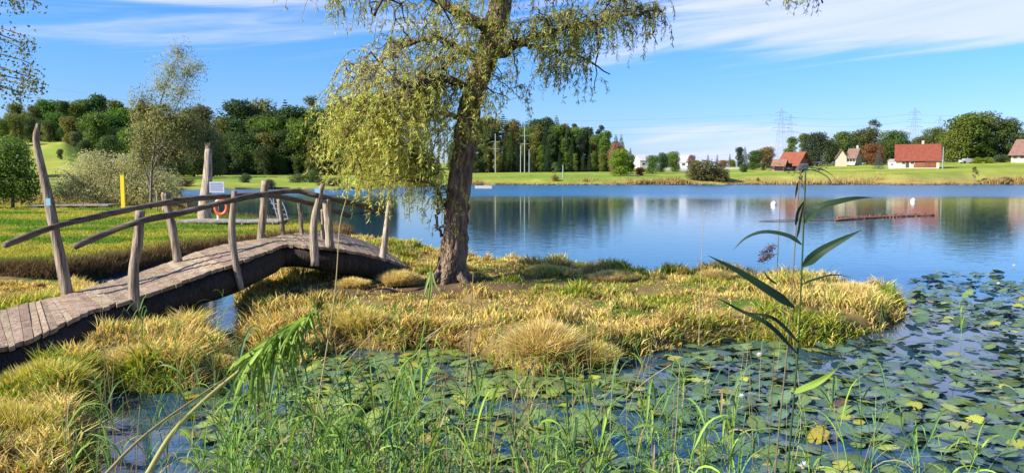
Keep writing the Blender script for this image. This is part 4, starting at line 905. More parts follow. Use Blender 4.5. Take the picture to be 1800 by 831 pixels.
for k in range(2): wire_line('power_line', [(PD(-60, 128 + k * 22, 300), PD(720, 238 + k * 26, 300))], .05, ['upper', 'lower'][k] + ' power line crossing the sky above the left wooded hill', 2.0)
def hpole(u, d, yt, yb, label, arm=True, two=False):
    b0 = np.append(U(u, d), 0); b0[2] = gz(*b0[:2]); hh = PD(u, yt, d)[2] - b0[2]; e = empty('power_pole', b0, label, 'power pole'); 
    mb = MB(); mb.tube([(0, 0, -.3), (0, 0, hh)], [.15, .10], 8, (.42, .41, .38)); mb.build('mast', M_metal, e)
    if arm:
        for zf in (.62, .80): mb = MB(); mb.box((0, 0, hh * zf), (1.3, .06, .07), col=(.55, .55, .52)); mb.build('crossarm', M_metal, e)
hpole(922, 225, 222, 305, 'tall pale pole with crossarms before the wood right of the willow trunk'); hpole(915, 228, 255, 305, 'shorter pale pole left beside the tall crossarm pole', False); hpole(930, 228, 262, 305, 'shorter pale pole right beside the tall crossarm pole', False)
hpole(871, 226, 235, 305, 'pale pole close right of the willow trunk before the wood', True); hpole(1652, 190, 258, 300, 'thin pole at the right gable of the red roofed house', False); hpole(989, 175, 290, 313, 'thin dark stake beside the small upright tree', False)

# ---------------------------------------------------------------- floating things
for (px_, py_, l_) in [(1360, 360, 'left white buoy floating on the open lake'), (1605, 354, 'right white buoy floating on the open lake')]:
    d_ = 2 / ((py_ - 308) / F); x = PD(px_, py_, d_)[0]; e = empty('buoy', (x, d_, 0), l_, 'buoy'); mb = MB(); t_ = np.linspace(0, 1, 9); mb.tube(np.stack([0 * t_, 0 * t_, -.12 + .38 * t_], 1), [.08, .15, .18, .185, .185, .175, .15, .10, .03], 16, (.80, .80, .76)); mb.build('float', M_paint, e, True)
    mb = MB(); a_ = np.linspace(0, 6.283, 13); mb.tube(np.stack([np.cos(a_) * .05, 0 * a_, .32 + .05 * np.sin(a_)], 1), .012, 5, (.4, .4, .4)); mb.build('ring', M_metal, e)
def log(p0, p1, r, label, col=(.34, .24, .17)):
    mb = MB(); p = smooth_path([p0, (np.array(p0) + p1) / 2 + [.0, .1, .01], p1], 14); c0 = p[0].copy(); mb.tube(p - c0, r, 8, col, rough=.1, vary=.2); o = mb.build('floating_log', M_wood, None, True); o.location = c0; tag(o, label, 'log')
log(P(1335, 388, .03), P(1470, 386, .03), .02, 'long thin left pole of the floating boom on the lake')
log(P(1468, 387, .03), P(1560, 381, .03), .035, 'middle pole of the floating boom on the lake', (.36, .18, .10)); log(P(1555, 381, .03), P(1642, 378, .03), .035, 'right pole of the floating boom on the lake', (.38, .2, .12))
mb = MB(); n = 500; px_ = rng.uniform(1470, 1640, n); base = np.array([P(a, 385 - (a - 1440) * .035 + rng.normal(0, 1.2), 0) for a in px_]); blades(mb, base, rng.uniform(.04, .16, n), rng.uniform(0, 6.28, n), rng.uniform(.5, 1, n), np.full(n, .05), jit((.26, .12, .07), n, .3))
tag(mb.build('floating_weed', M_grass), 'reddish weed caught along the floating boom on the lake', 'weed', kind='stuff')
b0 = P(850, 331, 0); e = empty('moored_raft', b0, 'small pale raft at the far shore right of the willow trunk', 'raft'); mb = MB(); mb.box((0, 0, .2), (1.3, .8, .2), col=(.6, .56, .48)); mb.build('hull', M_paint, e)
mb = MB(); mb.box((.5, 0, .55), (.5, .5, .15), col=(.35, .24, .16), taper=.8); mb.build('cargo', M_wood, e)
b0 = np.append(U(1112, 178), 0); b0[2] = gz(*b0[:2]); e = empty('picnic_bench', b0, 'grey bench in the shade of the broad yellow-green tree', 'bench'); mb = MB(); mb.box((0, 0, .55), (1.3, .35, .05), col=(.3, .28, .25)); mb.build('seat', M_plank, e)
for q in (-1, 1): mb = MB(); mb.box((q, 0, .25), (.06, .3, .27), col=(.25, .22, .2)); mb.build('leg', M_wood, e)
# far-shore reed fringe
n = 26000; u_ = rng.uniform(640, 1900, n); dd = shore(u_) + rng.gamma(1.6, 1.3, n) - .3; xx = (u_ - 900) / F * dd / cp; keep = rng.uniform(0, 1, n) < np.interp(u_, [640, 850, 1040, 1120, 1900], [.25, .2, .3, 1, 1]) * (.25 + 1.3 * (fbm(xx * .12, dd * .1, 3) > .45)); xx, dd, u_ = xx[keep], dd[keep], u_[keep]; n = len(xx)
z_ = height(xx, dd); hn = fbm(xx * .12 + 4, dd * .3, 3); mb = MB(); blades(mb, np.stack([xx, dd, z_ - .1], 1), (.25 + 1.3 * sstep(hn, .4, .75)) * rng.uniform(.6, 1.1, n), rng.uniform(0, 6.28, n), rng.uniform(.1, .5, n), rng.uniform(.08, .16, n), jit((.40, .29, .11), n, .35, .12))
tag(mb.build('shore_reeds', M_grass), 'straw coloured reed fringe along the far shore', 'reeds', kind='stuff')
# dark waterline stones
n = 260; mb = MB()
for q in range(n):
    u1 = rng.uniform(840, 1850); d1 = shore(u1) - rng.uniform(.0, .5); x1 = (u1 - 900) / F * d1 / cp; r_ = rng.uniform(.12, .4); mb.tube([(x1 - r_, d1, .02), (x1, d1, .09), (x1 + r_, d1, .02)], [r_ * .2, r_ * .55, r_ * .2], 6, np.array([.10, .09, .07]) * rng.uniform(.6, 1.6), rough=.2)
tag(mb.build('shore_stones', M_stone), 'dark stones along the far waterline', 'stones', kind='stuff')

# ---------------------------------------------------------------- grass stuff
sedge('island_grass', 0, (ISLAND[:, 0].min(), ISLAND[:, 0].max(), ISLAND[:, 1].min(), ISLAND[:, 1].max()), 300000, 1., 'yellow cut sedge covering the spit around the willow', 'sedge')
sedge('bank_grass', 2, (-9.5, -1.6, 4.6, 12.5), 260000, 1.15, 'golden sedge on the near bank below the bridge', 'sedge', seed=20)
n = 260000; yy_ = 12 + 36 * rng.uniform(0, 1, n) ** 1.7; xx = (rng.uniform(-120, 660, n) - 900) / F * yy_; z_, dl_, ds_ = height(xx, yy_, True); keep = (ds_[1] > 0) & ~deck_near(xx, yy_)
xx, yy_, z_, dm = xx[keep], yy_[keep], z_[keep], ds_[1][keep]; n = len(xx); g1 = sstep(fbm(xx * .18, yy_ * .5 + 3, 4), .42, .56)[:, None]; e1 = (1 - sstep(dm, 0, 1.3))[:, None]
col = np.array([.13, .25, .025]) * (1 - g1) + np.array([.42, .40, .06]) * g1; col = col * (1 - e1) + np.array([.16, .10, .045]) * e1; col = col * rng.uniform(.65, 1.25, (n, 1))
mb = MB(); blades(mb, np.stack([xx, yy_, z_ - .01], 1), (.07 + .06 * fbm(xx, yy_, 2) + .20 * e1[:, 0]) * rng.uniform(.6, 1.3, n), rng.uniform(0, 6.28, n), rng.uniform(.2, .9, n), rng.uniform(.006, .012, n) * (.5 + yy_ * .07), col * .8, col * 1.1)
tag(mb.build('meadow_grass', M_grass), 'green meadow grass beyond the footbridge', 'grass', kind='stuff')
# reeds and rank grass at the far edge of the meadow, in front of the willow bush
n = 9000; px_ = rng.uniform(-60, 560, n); dd = rng.uniform(43, 58, n); xx = (px_ - 900) / F * dd; z_, dl_, _ = height(xx, dd, True); keep = (dl_ > -.2) & (px_ < 330) | ((px_ > 330) & (dl_ > -.2) & (dd < 50)); xx, dd, z_ = xx[keep], dd[keep], z_[keep]; n = len(xx)
mb = MB(); blades(mb, np.stack([xx, dd, z_], 1), rng.uniform(.2, .75, n) * (.5 + fbm(xx * .4, dd * .3, 2)), rng.uniform(0, 6.28, n), rng.uniform(.1, .6, n), rng.uniform(.02, .045, n), jit((.34, .27, .09), n, .35)); tag(mb.build('rank_grass', M_grass), 'tall dry grass along the far edge of the meadow', 'grass', kind='stuff')
# tussocks
def tussock(px_, py_, rpx, hpx, n, label, mixg=.2, zb=.02, lean=.9):
    p = P(px_, py_, zb); d_ = p[1]; r = rpx * d_ / F; h = hpx * d_ / F * .8; n = int(n * (1.2 if n > 4000 else 2.4)); a_ = rng.uniform(0, 6.28, n); q = rng.uniform(0, 1, n) ** .6 * r * .75; base = np.stack([np.cos(a_) * q, np.sin(a_) * q * .8, (1 - (q / r) ** 2) * h * .42], 1)
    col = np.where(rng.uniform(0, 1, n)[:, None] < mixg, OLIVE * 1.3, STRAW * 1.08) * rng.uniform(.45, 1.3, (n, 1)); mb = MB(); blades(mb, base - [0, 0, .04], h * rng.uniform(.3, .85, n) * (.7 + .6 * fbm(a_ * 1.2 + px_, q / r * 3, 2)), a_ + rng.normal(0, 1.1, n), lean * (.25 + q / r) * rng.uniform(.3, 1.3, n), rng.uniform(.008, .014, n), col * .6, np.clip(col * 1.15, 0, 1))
    core = MB(); t_ = np.linspace(0, 1, 6); core.tube(np.stack([0 * t_, 0 * t_, -.1 + t_ * (h * .24 + .07)], 1), r * np.array([.6, .58, .5, .38, .22, .05]) * (1 if hpx > 30 else .6), 16, (.12, .08, .035), rough=.08)
    e = empty('sedge_tussock', p, label, 'tussock'); mb.build('foliage', M_grass, e); core.build('root_mound', M_ground, e, True); return e
tussock(955, 640, 66, 92, 9000, 'big rounded golden tussock standing out in the water before the spit', .05)
tussock(1045, 640, 46, 52, 3800, 'smaller grey-gold tussock right of the big rounded one', .3)
tussock(1000, 622, 40, 50, 3000, 'golden tussock behind the gap of the two front tussocks', .2)
tussock(705, 500, 40, 34, 2600, 'flattened pale golden tussock left of the willow base', .1, .3)
tussock(620, 505, 34, 26, 1800, 'brown tussock below the bridge arch', .1, .3)
tussock(1080, 492, 56, 24, 3000, 'pale golden low tussock at the far rim of the spit', .05, .3); tussock(960, 480, 50, 22, 2200, 'olive golden low tussock right behind the willow shadow', .35, .3)
tussock(1260, 492, 40, 26, 2200, 'rusty tussock at the notch of the far rim', .2, .25); tussock(1490, 530, 70, 44, 4800, 'broad bright straw tussock near the right tip of the spit', .08, .1); tussock(1410, 520, 56, 40, 3800, 'bright straw tussock left of the broad one at the tip', .08, .15)
tussock(80, 690, 90, 70, 9000, 'large dark olive sedge clump at the lower left corner', .6, .1); tussock(240, 650, 70, 60, 6000, 'golden sedge clump before the small blue pool', .2, .1); tussock(380, 655, 44, 44, 3200, 'beige sedge clump right of the golden clump at the creek', .2, .05)
tussock(490, 600, 60, 54, 5200, 'upright olive tussock left of the dark creek mouth', .35, .05); tussock(640, 580, 60, 50, 4600, 'yellow green tussock hanging over the dark water', .4, .15)
tussock(0, 640, 70, 70, 5000, 'yellow sedge clump below the near end of the bridge', .35, .1)
tussock(30, 780, 110, 90, 9000, 'brown green sedge clump in the bottom left corner', .6, .05)

# ---------------------------------------------------------------- water lilies
def pad_mesh(name, curl, ragged):
    mb = MB(); n = 22; a0 = .16; a = np.linspace(a0, 2 * math.pi - a0, n); rings = [.0, .35, .7, 1.0]; V = []; 
    ph = rng.uniform(0, 6, 3)
    for r in rings:
        rr_ = r * (1 + (.03 * np.sin(5 * a + ph[0]) + .02 * np.sin(9 * a + ph[1])) * r); z = curl * (r ** 2) * (.5 * np.sin(2 * a + ph[2]) + .35 * np.sin(3 * a + ph[0]) + .25) + .012 * np.sin(8 * a) * r * ragged
        V.append(np.stack([np.cos(a) * rr_ * 1.1 - .12 * (r > 0), np.sin(a) * rr_ * .95, z], 1))
    V = np.concatenate(V); Q = []
    for i_ in range(3):
        for j_ in range(n - 1): Q.append((i_ * n + j_, (i_ + 1) * n + j_, (i_ + 1) * n + j_ + 1, i_ * n + j_ + 1))
    r = np.linalg.norm(V[:, :2], axis=1)[:, None]; c_ = np.ones((len(V), 3)) * (1.08 - .16 * r); c_ *= (1 + .13 * np.sin(11 * np.tile(a, 4)) * np.minimum(1, r[:, 0] * 2))[:, None]; c_[3 * n:] *= rng.uniform(.6, 1.05, (n, 1)); V[3 * n:] *= (1 - .07 * ragged * (rng.uniform(0, 1, (n, 1)) > .8)); return V, np.array(Q), c_
PM = []
for q in range(8): PM.append(pad_mesh('pad', [.02, .06, .04, .12, .20, .03, .28, .09][q], 1))
PMESH = [np_mesh('lily_pad', V, Q, None, c_, True) for V, Q, c_ in PM]
for me in PMESH: me.materials.append(M_pad)
pads = []
tries = 0
while len(pads) < 9000 and tries < 90000:
    tries += 1; px_ = rng.uniform(330, 1990); py_ = rng.uniform(466, 980) if rng.uniform() < .55 else rng.uniform(466, 700); p = P(px_, py_, 0)
    if py_ < 480 + max(0, (1640 - px_)) * .35 and px_ > 1585: continue
    if px_ < 1600 and py_ < 600: continue
    if p[1] < 3.2: continue
    nn_ = vn(np.array([p[0] * 1.5 + 3]), np.array([p[1] * 1.5]))[0]
    dens = .95 if px_ > 1180 else np.interp(px_, [330, 520, 700, 1000, 1180], [.12, .38, .55, .62, .9])
    if px_ > 1450 and py_ > 740: dens *= .8
    if rng.uniform() > dens * (1.25 if nn_ > .42 else .18): continue
    if 1500 < px_ and 555 < py_ < 640 and rng.uniform() < .45: continue
    pads.append((p[0], p[1]))
pads = np.array(pads); zz, dlp, _ = height(pads[:, 0], pads[:, 1], True); pads = pads[dlp < -.06]
cell = {}; kept = []
for p in pads:
    r = rng.uniform(.045, .10) if rng.uniform() < .88 else rng.uniform(.10, .17); k_ = (int(p[0] / .3), int(p[1] / .3)); ok = True
    for dx in (-1, 0, 1):
        for dy in (-1, 0, 1):
            for (x2, y2, r2) in cell.get((k_[0] + dx, k_[1] + dy), ()):
                if (x2 - p[0]) ** 2 + (y2 - p[1]) ** 2 < (.56 * (r + r2)) ** 2: ok = False
    if ok: cell.setdefault(k_, []).append((p[0], p[1], r)); kept.append((p[0], p[1], r))
kept.sort(key=lambda q: (0 if (abs(q[0]) < q[1] * .66 and q[1] > 5.0) else 1, q[1]))
mbS = MB(); npad = 0
for idx, (x, y, r) in enumerate(kept):
    v = rng.integers(0, 8) if rng.uniform() < .75 else int(rng.choice([0, 2, 5])); cz = rng.uniform(); pad_px = x * F / y + 900
    if cz < .56: col, kd = np.array([.10, .165, .085]), 'green'
    elif cz < .88: col, kd = np.array([.145, .21, .06]), 'fresh green'
    elif cz < .955: col, kd = np.array([.33, .36, .05]), 'yellow green'
    elif cz < .985: col, kd = np.array([.36, .30, .04]), 'yellow'
    else: col, kd = np.array([.13, .075, .035]), 'brown withering'
    if kd in ('yellow', 'brown withering', 'yellow green'): r = min(r, .085)
    if pad_px > 1200: r = min(r, .11)
    if pad_px < 1120 and kd in ('green', 'fresh green'): col = col * [1.45, 1.3, .8]  # green pads left of the dense mat have a yellower leaf colour
    col = col * rng.uniform(.7, 1.3); rz = rng.uniform(0, 6.28); tx_, ty_ = rng.normal(0, .10, 2) if rng.uniform() < .5 else (rng.normal(0, .22), rng.normal(0, .22)); z = .012 + r * (abs(tx_) + abs(ty_)) * .55 + rng.uniform(0, .01)
    inview = abs(x) < y * .67 and y > 4.9
    if inview and npad < 290:
        npad += 1; o = link('lily_pad', PMESH[v]); o.location = (x, y, z); o.rotation_euler = (tx_, ty_, rz); o.scale = (r,) * 3; o.color = tuple(np.clip(col, 0, 1)) + (1,)
        side = 'in the shaded water left of the hanging reed' if pad_px < 600 else ('between the near reeds left of the reflected trunk' if pad_px < 800 else ('in the middle water before the big tussock' if pad_px < 1150 else 'in the dense mat at the lower right'))
        tag(o, kd + ' lily pad ' + side, 'lily pad', 'water lily pads')
    else:
        V, Q, c_ = PM[v]; ca, sa = math.cos(rz), math.sin(rz); Vr = V * r; Vr = np.stack([Vr[:, 0] * ca - Vr[:, 1] * sa, Vr[:, 0] * sa + Vr[:, 1] * ca, Vr[:, 2]], 1); Vr[:, 2] += Vr[:, 1] * tx_ - Vr[:, 0] * ty_
        mbS.add(Vr + [x, y, z], Q, col=np.clip(c_ * col, 0, 1))
tag(mbS.build('lily_pads', leaf_mat('lily_leaf_mass', trans=.12, rough=.24, spec=.8, tint=False), None, True), 'dense mat of many small lily pads reaching into the lake', 'lily pads', kind='stuff')
# white lily flowers
for (px_, py_, l_) in [(1334, 626, 'white water lily flower in the mat below the spit'), (1302, 700, 'white water lily bud on a stalk left of the tall reed'), (1412, 822, 'white water lily flower at the bottom edge'), (1782, 468, 'white water lily flower at the far right end of the mat'), (1755, 500, 'pale lily flower left below the far right one')]:
    e = empty('water_lily', P(px_, py_, .03), l_, 'flower'); mb = MB(); n = 22; a_ = np.arange(n) * 2.4; tl = np.interp(np.arange(n), [0, n], [.35, 1.3]); al = np.stack([np.cos(a_) * np.cos(tl), np.sin(a_) * np.cos(tl), np.sin(tl)], 1)
    leaf_cloud(mb, np.zeros((n, 3)), al, np.cross(al, np.stack([-np.sin(a_), np.cos(a_), 0 * a_], 1)), np.full(n, .05), np.full(n, .022), np.full((n, 3), .8)); mb.build('petals', M_reed, e)
    mb = MB(); mb.tube([(0, 0, .0), (0, 0, .018)], [.012, .006], 8, (.7, .5, .05)); mb.build('stamens', M_reed, e)

# ---------------------------------------------------------------- reeds in the foreground
RG = np.array([.14, .25, .05]); RB = np.array([.09, .18, .065]); RL = np.array([.25, .38, .06]); SW = np.array([.42, .34, .17])
def reed_var(h, nleaf, colr, dead=False, wmul=1.):
    mb = MB(); a = rng.uniform(0, 6.28); ln = rng.uniform(.02, .18); d2 = np.array([math.cos(a), math.sin(a), 0]); p = smooth_path([(0, 0, -.3), (0, 0, h * .3), d2 * ln * h * .3 + [0, 0, h * .7], d2 * ln * h + [0, 0, h]], 14)
    st = MB(); st.tube(p, np.linspace(.0048, .0018, 14), 6, SW * .8 if dead else colr * 1.3); az = rng.uniform(0, 6.28)
    for k in range(nleaf):
        f = .22 + .76 * (k + rng.uniform(0, .4)) / nleaf; i_ = f * 13; i0 = min(int(i_), 12); b_ = p[i0] + (p[i0 + 1] - p[i0]) * (i_ - i0); az += math.pi + rng.normal(0, .5); L = rng.uniform(.24, .48) * (1.05 - .35 * f); dr = np.array([math.cos(az), math.sin(az), 0]); upk = rng.uniform(.8, 2.0); drp = rng.uniform(-.1, .55)
        pts = [b_, b_ + dr * L * .3 + [0, 0, L * .36 * upk], b_ + dr * L * .68 + [0, 0, L * (.5 * upk - .25 * drp)], b_ + dr * L * .95 + [0, 0, L * (.45 * upk - .8 * drp)]]
        nr = np.array([0, 0, 1]) + dr * -.4 + rng.normal(0, .35, 3); c_ = colr * rng.uniform(.75, 1.35) if rng.uniform() > .12 else SW * rng.uniform(.5, 1); ribbon(mb, pts, rng.uniform(.009, .019) * wmul, nr, c_, 10, tipcol=c_ * .8 + SW * .15)
    return st.mesh('stem', True), mb.mesh('leaves')
RV = [reed_var(1.0, 7, [RG, RB, RL, RG][k % 4], False) for k in range(12)]
DV = [reed_var(1.1, 2, SW * .8, True, .7) for k in range(4)]
for s_, l_ in RV + DV: s_.materials.append(M_reed); l_.materials.append(M_reed)
nre = 0
def put_reed(px_, d_, h, var, label, group, rz=None, tilt=None):
    x = (px_ - 900) / F * d_; st, lv = var; z0 = 0. if gz(x, d_) < 0 else gz(x, d_); e = empty('reed', (x, d_, z0), label, 'reed', group, rng.uniform(0, 6.28) if rz is None else rz); e.scale = (max(.75, min(h, 1.15)),) * 2 + (h,)
    a_, b_ = rng.normal(0, .07, 2) if tilt is None else tilt; e.rotation_euler.x = a_; e.rotation_euler.y = b_; link('stem', st, None, e); link('leaves', lv, None, e)
# (px range, distance range, height range, count)
for (x0, x1, d0, d1, h0, h1, n, dead, ll) in [(340, 620, 3.3, 4.6, .55, 1.0, 84, .12, 'green reed in the thick stand below the hanging reed'), (600, 960, 3.3, 4.8, .5, 1.0, 90, .2, 'green reed in the thick stand below the willow reflection'),
        (940, 1300, 3.2, 4.6, .5, .96, 64, .1, 'blue green reed in the stand at bottom centre right'), (1300, 1560, 3.4, 4.6, .55, .95, 16, .1, 'blue green reed around the foot of the tall reed'), (1560, 1800, 3.3, 4.2, .45, .78, 14, .1, 'low blue green reed at the bottom right'),
        (500, 1250, 5.0, 7.5, .35, .65, 34, .2, 'small reed standing between the lily pads'), (60, 330, 3.6, 5.2, .5, .9, 18, .3, 'thin reed among the sedge at the lower left'), (150, 420, 6.0, 8.0, .45, .9, 9, .2, 'thin reed before the planks of the near bridge end')]:
    for q in range(n):
        dd_ = rng.uniform() < dead; put_reed(rng.uniform(x0, x1), rng.uniform(d0, d1), rng.uniform(h0, h1), DV[rng.integers(4)] if dd_ else RV[rng.integers(12)], ('straw coloured dead ' + ll.split(' ', 2)[-1].replace('green ', '') if dd_ and ll.startswith(('green', 'blue')) else ('dead straw ' + ll if dd_ else ll)), ll.replace('reed ', 'reeds ', 1))
# short reeds on the right half of the spit rim
for (px_, d_, h) in [(1440, 9.6, .5), (1455, 9.6, .62), (1470, 9.7, .55), (1552, 9.9, .55), (1562, 10, .6), (1700, 9.5, .55), (612, 9.3, .4), (880, 8.6, .45)]: put_reed(px_, d_, h, RV[rng.integers(12)], 'short upright reed at the rim of the spit', 'short reeds at the rim of the spit')
# tall brown stalks
def stalk(name, pts, r0, r1, col, label, d=None, cat='stalk', group=None):
    p = smooth_path([PD(*q) for q in pts], 24); c0 = p[0].copy(); mb = MB(); mb.tube(p - c0, np.linspace(r0, r1, 24), 6, col, vary=.15); o = mb.build(name, M_reed, None, True); o.location = c0; tag(o, label, cat, group); return o, c0
stalk('dry_stalk', [(805, 900, 3.6), (815, 760, 3.65), (824, 620, 3.7), (832, 480, 3.7)], .006, .002, SW * .6, 'tall brown dry stalk rising in front of the willow reflection')
stalk('dry_stalk', [(1175, 900, 3.6), (1188, 760, 3.6), (1195, 640, 3.6)], .003, .0015, SW, 'thin pale dry stalk at bottom centre right')
stalk('dry_stalk', [(530, 900, 3.8), (560, 700, 3.8), (588, 520, 3.8), (597, 400, 3.8), (608, 352, 3.8)], .0035, .002, SW * 1.2, 'thin pale stalk rising before the bridge arch')
stalk('dry_stalk', [(1072, 640, 8.5), (1076, 500, 8.5)], .006, .003, SW, 'thin pale stalk on the spit right of the big tussock')
stalk('dry_stalk', [(1228, 620, 9.), (1232, 480, 9.), (1238, 368, 9.)], .006, .002, SW * 1.1, 'thin straw stalk against the blue lake')
stalk('dry_stalk', [(160, 860, 3.4), (260, 760, 3.7), (400, 662, 4.2)], .009, .004, SW * .9, 'slanting brown broken stalk at the lower left')
stalk('dry_stalk', [(560, 690, 4.4), (585, 790, 4.2), (600, 900, 4.0)], .005, .004, SW * .8, 'short slanting stalk below the hanging reed')
for (a, b_, c_, d__, dd_) in [(700, 660, 790, 560, 7.6), (740, 600, 810, 560, 7.8), (590, 660, 680, 560, 8.), (1100, 700, 1180, 640, 6.)]: stalk('dry_stalk', [(a, b_, dd_), ((a + c_) / 2, (b_ + d__) / 2 - 4, dd_), (c_, d__, dd_)], .006, .004, SW, 'bent straw stalk lying over the dark water edge', group='bent straw stalks over the water')
for q in range(110):
    px_ = rng.uniform(180, 1400); dd_ = rng.uniform(4, 8); h_ = rng.uniform(.3, .8); b_ = PD(px_, 600, dd_); z0 = max(0, gz(b_[0], dd_)); p0 = np.array([b_[0], dd_, z0 - .1]); p1 = p0 + [rng.normal(0, .1), 0, h_ + .1]; mb = MB(); p = smooth_path([p0, (p0 + p1) / 2 + [rng.normal(0, .02), 0, 0], p1], 8); mb.tube(p - p0, np.linspace(.003, .0013, 8), 4, SW * rng.uniform(.6, 1.2)); o = mb.build('thin_stalk', M_reed); o.location = p0; tag(o, 'thin dry upright stalk between the lily pads and reeds', 'stalk', 'thin dry stalks over the water')

def hero(name, stem_pts, r0, r1, col, leaves, label, panicle=None, stemcol=None, cat='reed'):
    p = smooth_path([PD(*q) for q in stem_pts], 30); c0 = p[0].copy(); e = empty(name, c0, label, cat); mb = MB(); mb.tube(p - c0, np.linspace(r0, r1, 30), 8, col if stemcol is None else stemcol); mb.build('stem', M_reed, e, True)
    for lp in leaves:
        pts = [PD(*q) - c0 for q in lp[0]]; mb = MB(); ribbon(mb, pts, lp[1], lp[2] if len(lp) > 2 else (.15, -1, .35), lp[3] if len(lp) > 3 else np.array([.026, .055, .027]) * rng.uniform(.8, 1.2), 18, .12, tipcol=(.03, .05, .03)); mb.build('leaf', M_reed, e)
    if panicle:
        for pn in panicle:
            base = [PD(*q) - c0 for q in pn[0]]; pp = smooth_path(base, 12); mb = MB(); mb.tube(pp, .0012, 4, (.1, .07, .06)); n = pn[1]; i0 = rng.uniform(3, 10.99, n); k_ = i0.astype(int); f = (i0 - k_)[:, None]; b_ = pp[k_] * (1 - f) + pp[k_ + 1] * f + rng.normal(0, pn[2], (n, 3)); al = (pp[-1] - pp[0]) / np.linalg.norm(pp[-1] - pp[0]) + rng.normal(0, .35, (n, 3))
            leaf_cloud(mb, b_, al, rng.normal(size=(n, 3)), rng.uniform(.008, .018, n), rng.uniform(.0025, .005, n), jit((.13, .09, .10), n, .3)); mb.build('panicle', M_reed, e)
D = 3.15
N1 = (.1, -1, .55)
hero('tall_reed', [(1380, 1000, D), (1385, 830, D), (1402, 620, D), (1409, 480, D), (1414, 360, D), (1416, 300, D)], 0.0048, .003, RG * 1.0,
     [([(1414, 392, D), (1440, 366, D - .03), (1470, 356, D - .05), (1503, 349, D - .05), (1535, 347, D)], .040, (.3, -.8, 1)), ([(1411, 468, D), (1440, 444, D - .05), (1475, 424, D - .08), (1515, 404, D - .1)], .042, (.3, -1, .6)),
      ([(1409, 430, D), (1385, 415, D + .02), (1345, 408, D + .04), (1312, 418, D + .06), (1288, 440, D + .08)], .030, (-.1, -.6, 1)), ([(1396, 540, D), (1350, 510, D - .04), (1300, 478, D - .06), (1243, 448, D - .08)], .040, (-.3, -1, .6)),
      ([(1410, 500, D), (1430, 492, D), (1465, 483, D), (1500, 488, D)], .014, (.1, -.6, 1)), ([(1400, 420, D + .02), (1406, 385, D), (1414, 352, D)], .026, (1, -1, .2)), ([(1398, 396, D + .02), (1402, 372, D), (1416, 350, D)], .022, (.6, -1, .2)),
      ([(1400, 620, D), (1350, 570, D - .1), (1300, 545, D - .1), (1255, 520, D - .15)], .022, N1), ([(1402, 600, D), (1360, 560, D - .1), (1310, 548, D - .1)], .020, N1), ([(1395, 690, D), (1440, 670, D - .1), (1480, 640, D - .1)], .03, (.2, -1, .7), RL * .9)],
     'tallest dark green reed with long arching leaves at the right', None, (.05, .10, .03))
hero('tall_reed', [(1350, 1000, D + .2), (1365, 800, D + .2), (1385, 600, D + .2), (1396, 450, D + .2), (1404, 330, D + .2), (1408, 300, D + .2)], .0038, .0022, SW * .55,
     [([(1404, 318, D + .2), (1400, 335, D + .2), (1398, 350, D + .2)], .012), ([(1408, 305, D + .2), (1420, 296, D + .15), (1450, 300, D + .1), (1478, 322, D + .1)], .012, (.1, -.6, 1)), ([(1408, 303, D + .2), (1430, 300, D + .15), (1455, 312, D + .1), (1466, 330, D + .1)], .011, (.1, -.6, 1)), ([(1406, 300, D + .2), (1380, 300, D + .2), (1350, 296, D + .2), (1335, 300, D + .2)], .008, (-.1, -.6, 1))],
     'thin brownish reed with drooping tuft just left of the tallest reed', [([(1406, 305, D + .2), (1385, 298, D + .2), (1350, 294, D + .2)], 60, .008), ([(1406, 305, D + .2), (1412, 292, D + .2), (1450, 300, D + .2)], 60, .008), ([(1406, 300, D + .2), (1409, 312, D + .2), (1410, 330, D + .2)], 50, .006)])
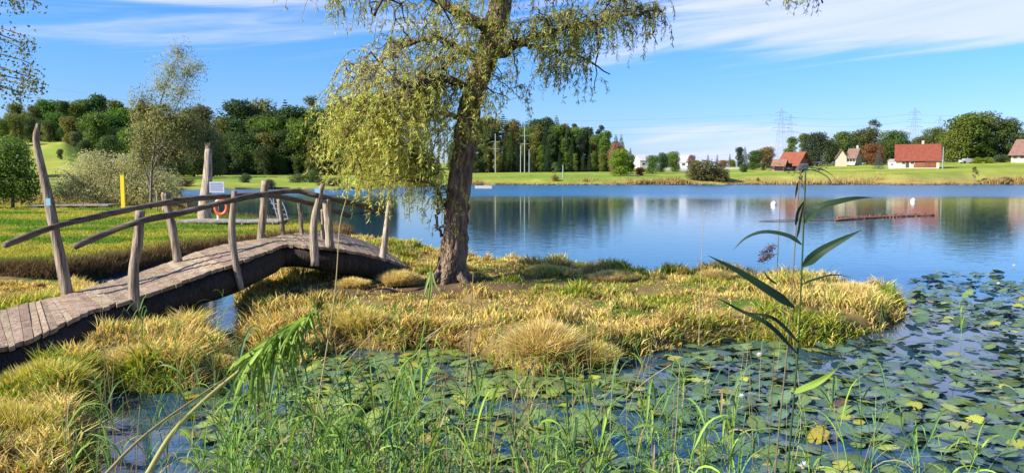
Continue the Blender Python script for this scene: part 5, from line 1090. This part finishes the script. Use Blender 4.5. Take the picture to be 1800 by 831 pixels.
hero('tall_reed', [(1345, 900, D + .5), (1360, 640, D + .5), (1366, 480, D + .5), (1372, 340, D + .5)], .0022, .0012, SW * .4,
     [([(1366, 500, D + .5), (1350, 488, D + .5), (1340, 472, D + .5)], .012)],
     'hair thin reed stalk with two nodding dark plumes left of the tallest reed', [([(1368, 432, D + .5), (1355, 434, D + .5), (1341, 448, D + .5)], 260, .009), ([(1368, 446, D + .5), (1352, 449, D + .5), (1338, 458, D + .5)], 240, .008)])
# hanging reed on the left, bent right over, with a plume of green leaves
D = 3.9; lv = []
for q in range(90):
    f = rng.uniform(.35, 1); px_ = 400 + (562 - 400) * f; py_ = 664 - (664 - 545) * f; L = rng.uniform(45, 160) * (1.1 - .3 * f); dx = rng.uniform(-75, 34); b_ = (px_, py_, D + .1)
    lv.append(([b_, (px_ + dx * .25 - 8, py_ + L * .10, D + rng.uniform(-.1, .1)), (px_ + dx * .7 - 10, py_ + L * .5, D + rng.uniform(-.15, .15)), (px_ + dx - 8, py_ + L, D + rng.uniform(-.15, .15))], rng.uniform(.012, .026), (rng.uniform(-1.2, 1.2), -1, .2), np.array([.27, .40, .08]) * rng.uniform(.6, 1.15)))
for q in range(8):
    f = rng.uniform(0, .4); px_ = 400 + 162 * f; py_ = 664 - 119 * f; lv.append(([(px_, py_, D), (px_ + 10, py_ + 20, D), (px_ + rng.uniform(0, 30), py_ + 90, D)], .012, (0, -1, .2), RL))
hero('bent_reed', [(255, 840, 3.5), (300, 765, 3.6), (350, 712, 3.75), (410, 660, D), (500, 590, D + .05), (562, 545, D + .1)], .014, .005, SW * 1.0, lv, 'thick bent reed leaning to the right with a hanging plume of bright green leaves', None, (.42, .40, .15))
hero('drooping_shoot', [(735, 640, 5.2), (748, 560, 5.2), (756, 500, 5.2), (757, 470, 5.2)], .005, .003, RL, [([(757, 475, 5.2), (750, 500, 5.2), (742, 530, 5.2)], .02, (0, -1, .2), np.array([.4, .5, .15])), ([(757, 472, 5.2), (765, 500, 5.2), (778, 522, 5.2)], .014, (0, -1, .2), np.array([.4, .5, .15])), ([(756, 480, 5.2), (758, 505, 5.2), (752, 540, 5.2)], .018, (0, -1, .2), np.array([.3, .42, .1]))], 'pale green drooping shoot hanging in front of the willow base')
put_reed(100, 3.9, .85, RV[2], 'bright broad green reed shoot at the bottom left', None, tilt=(0, 0))
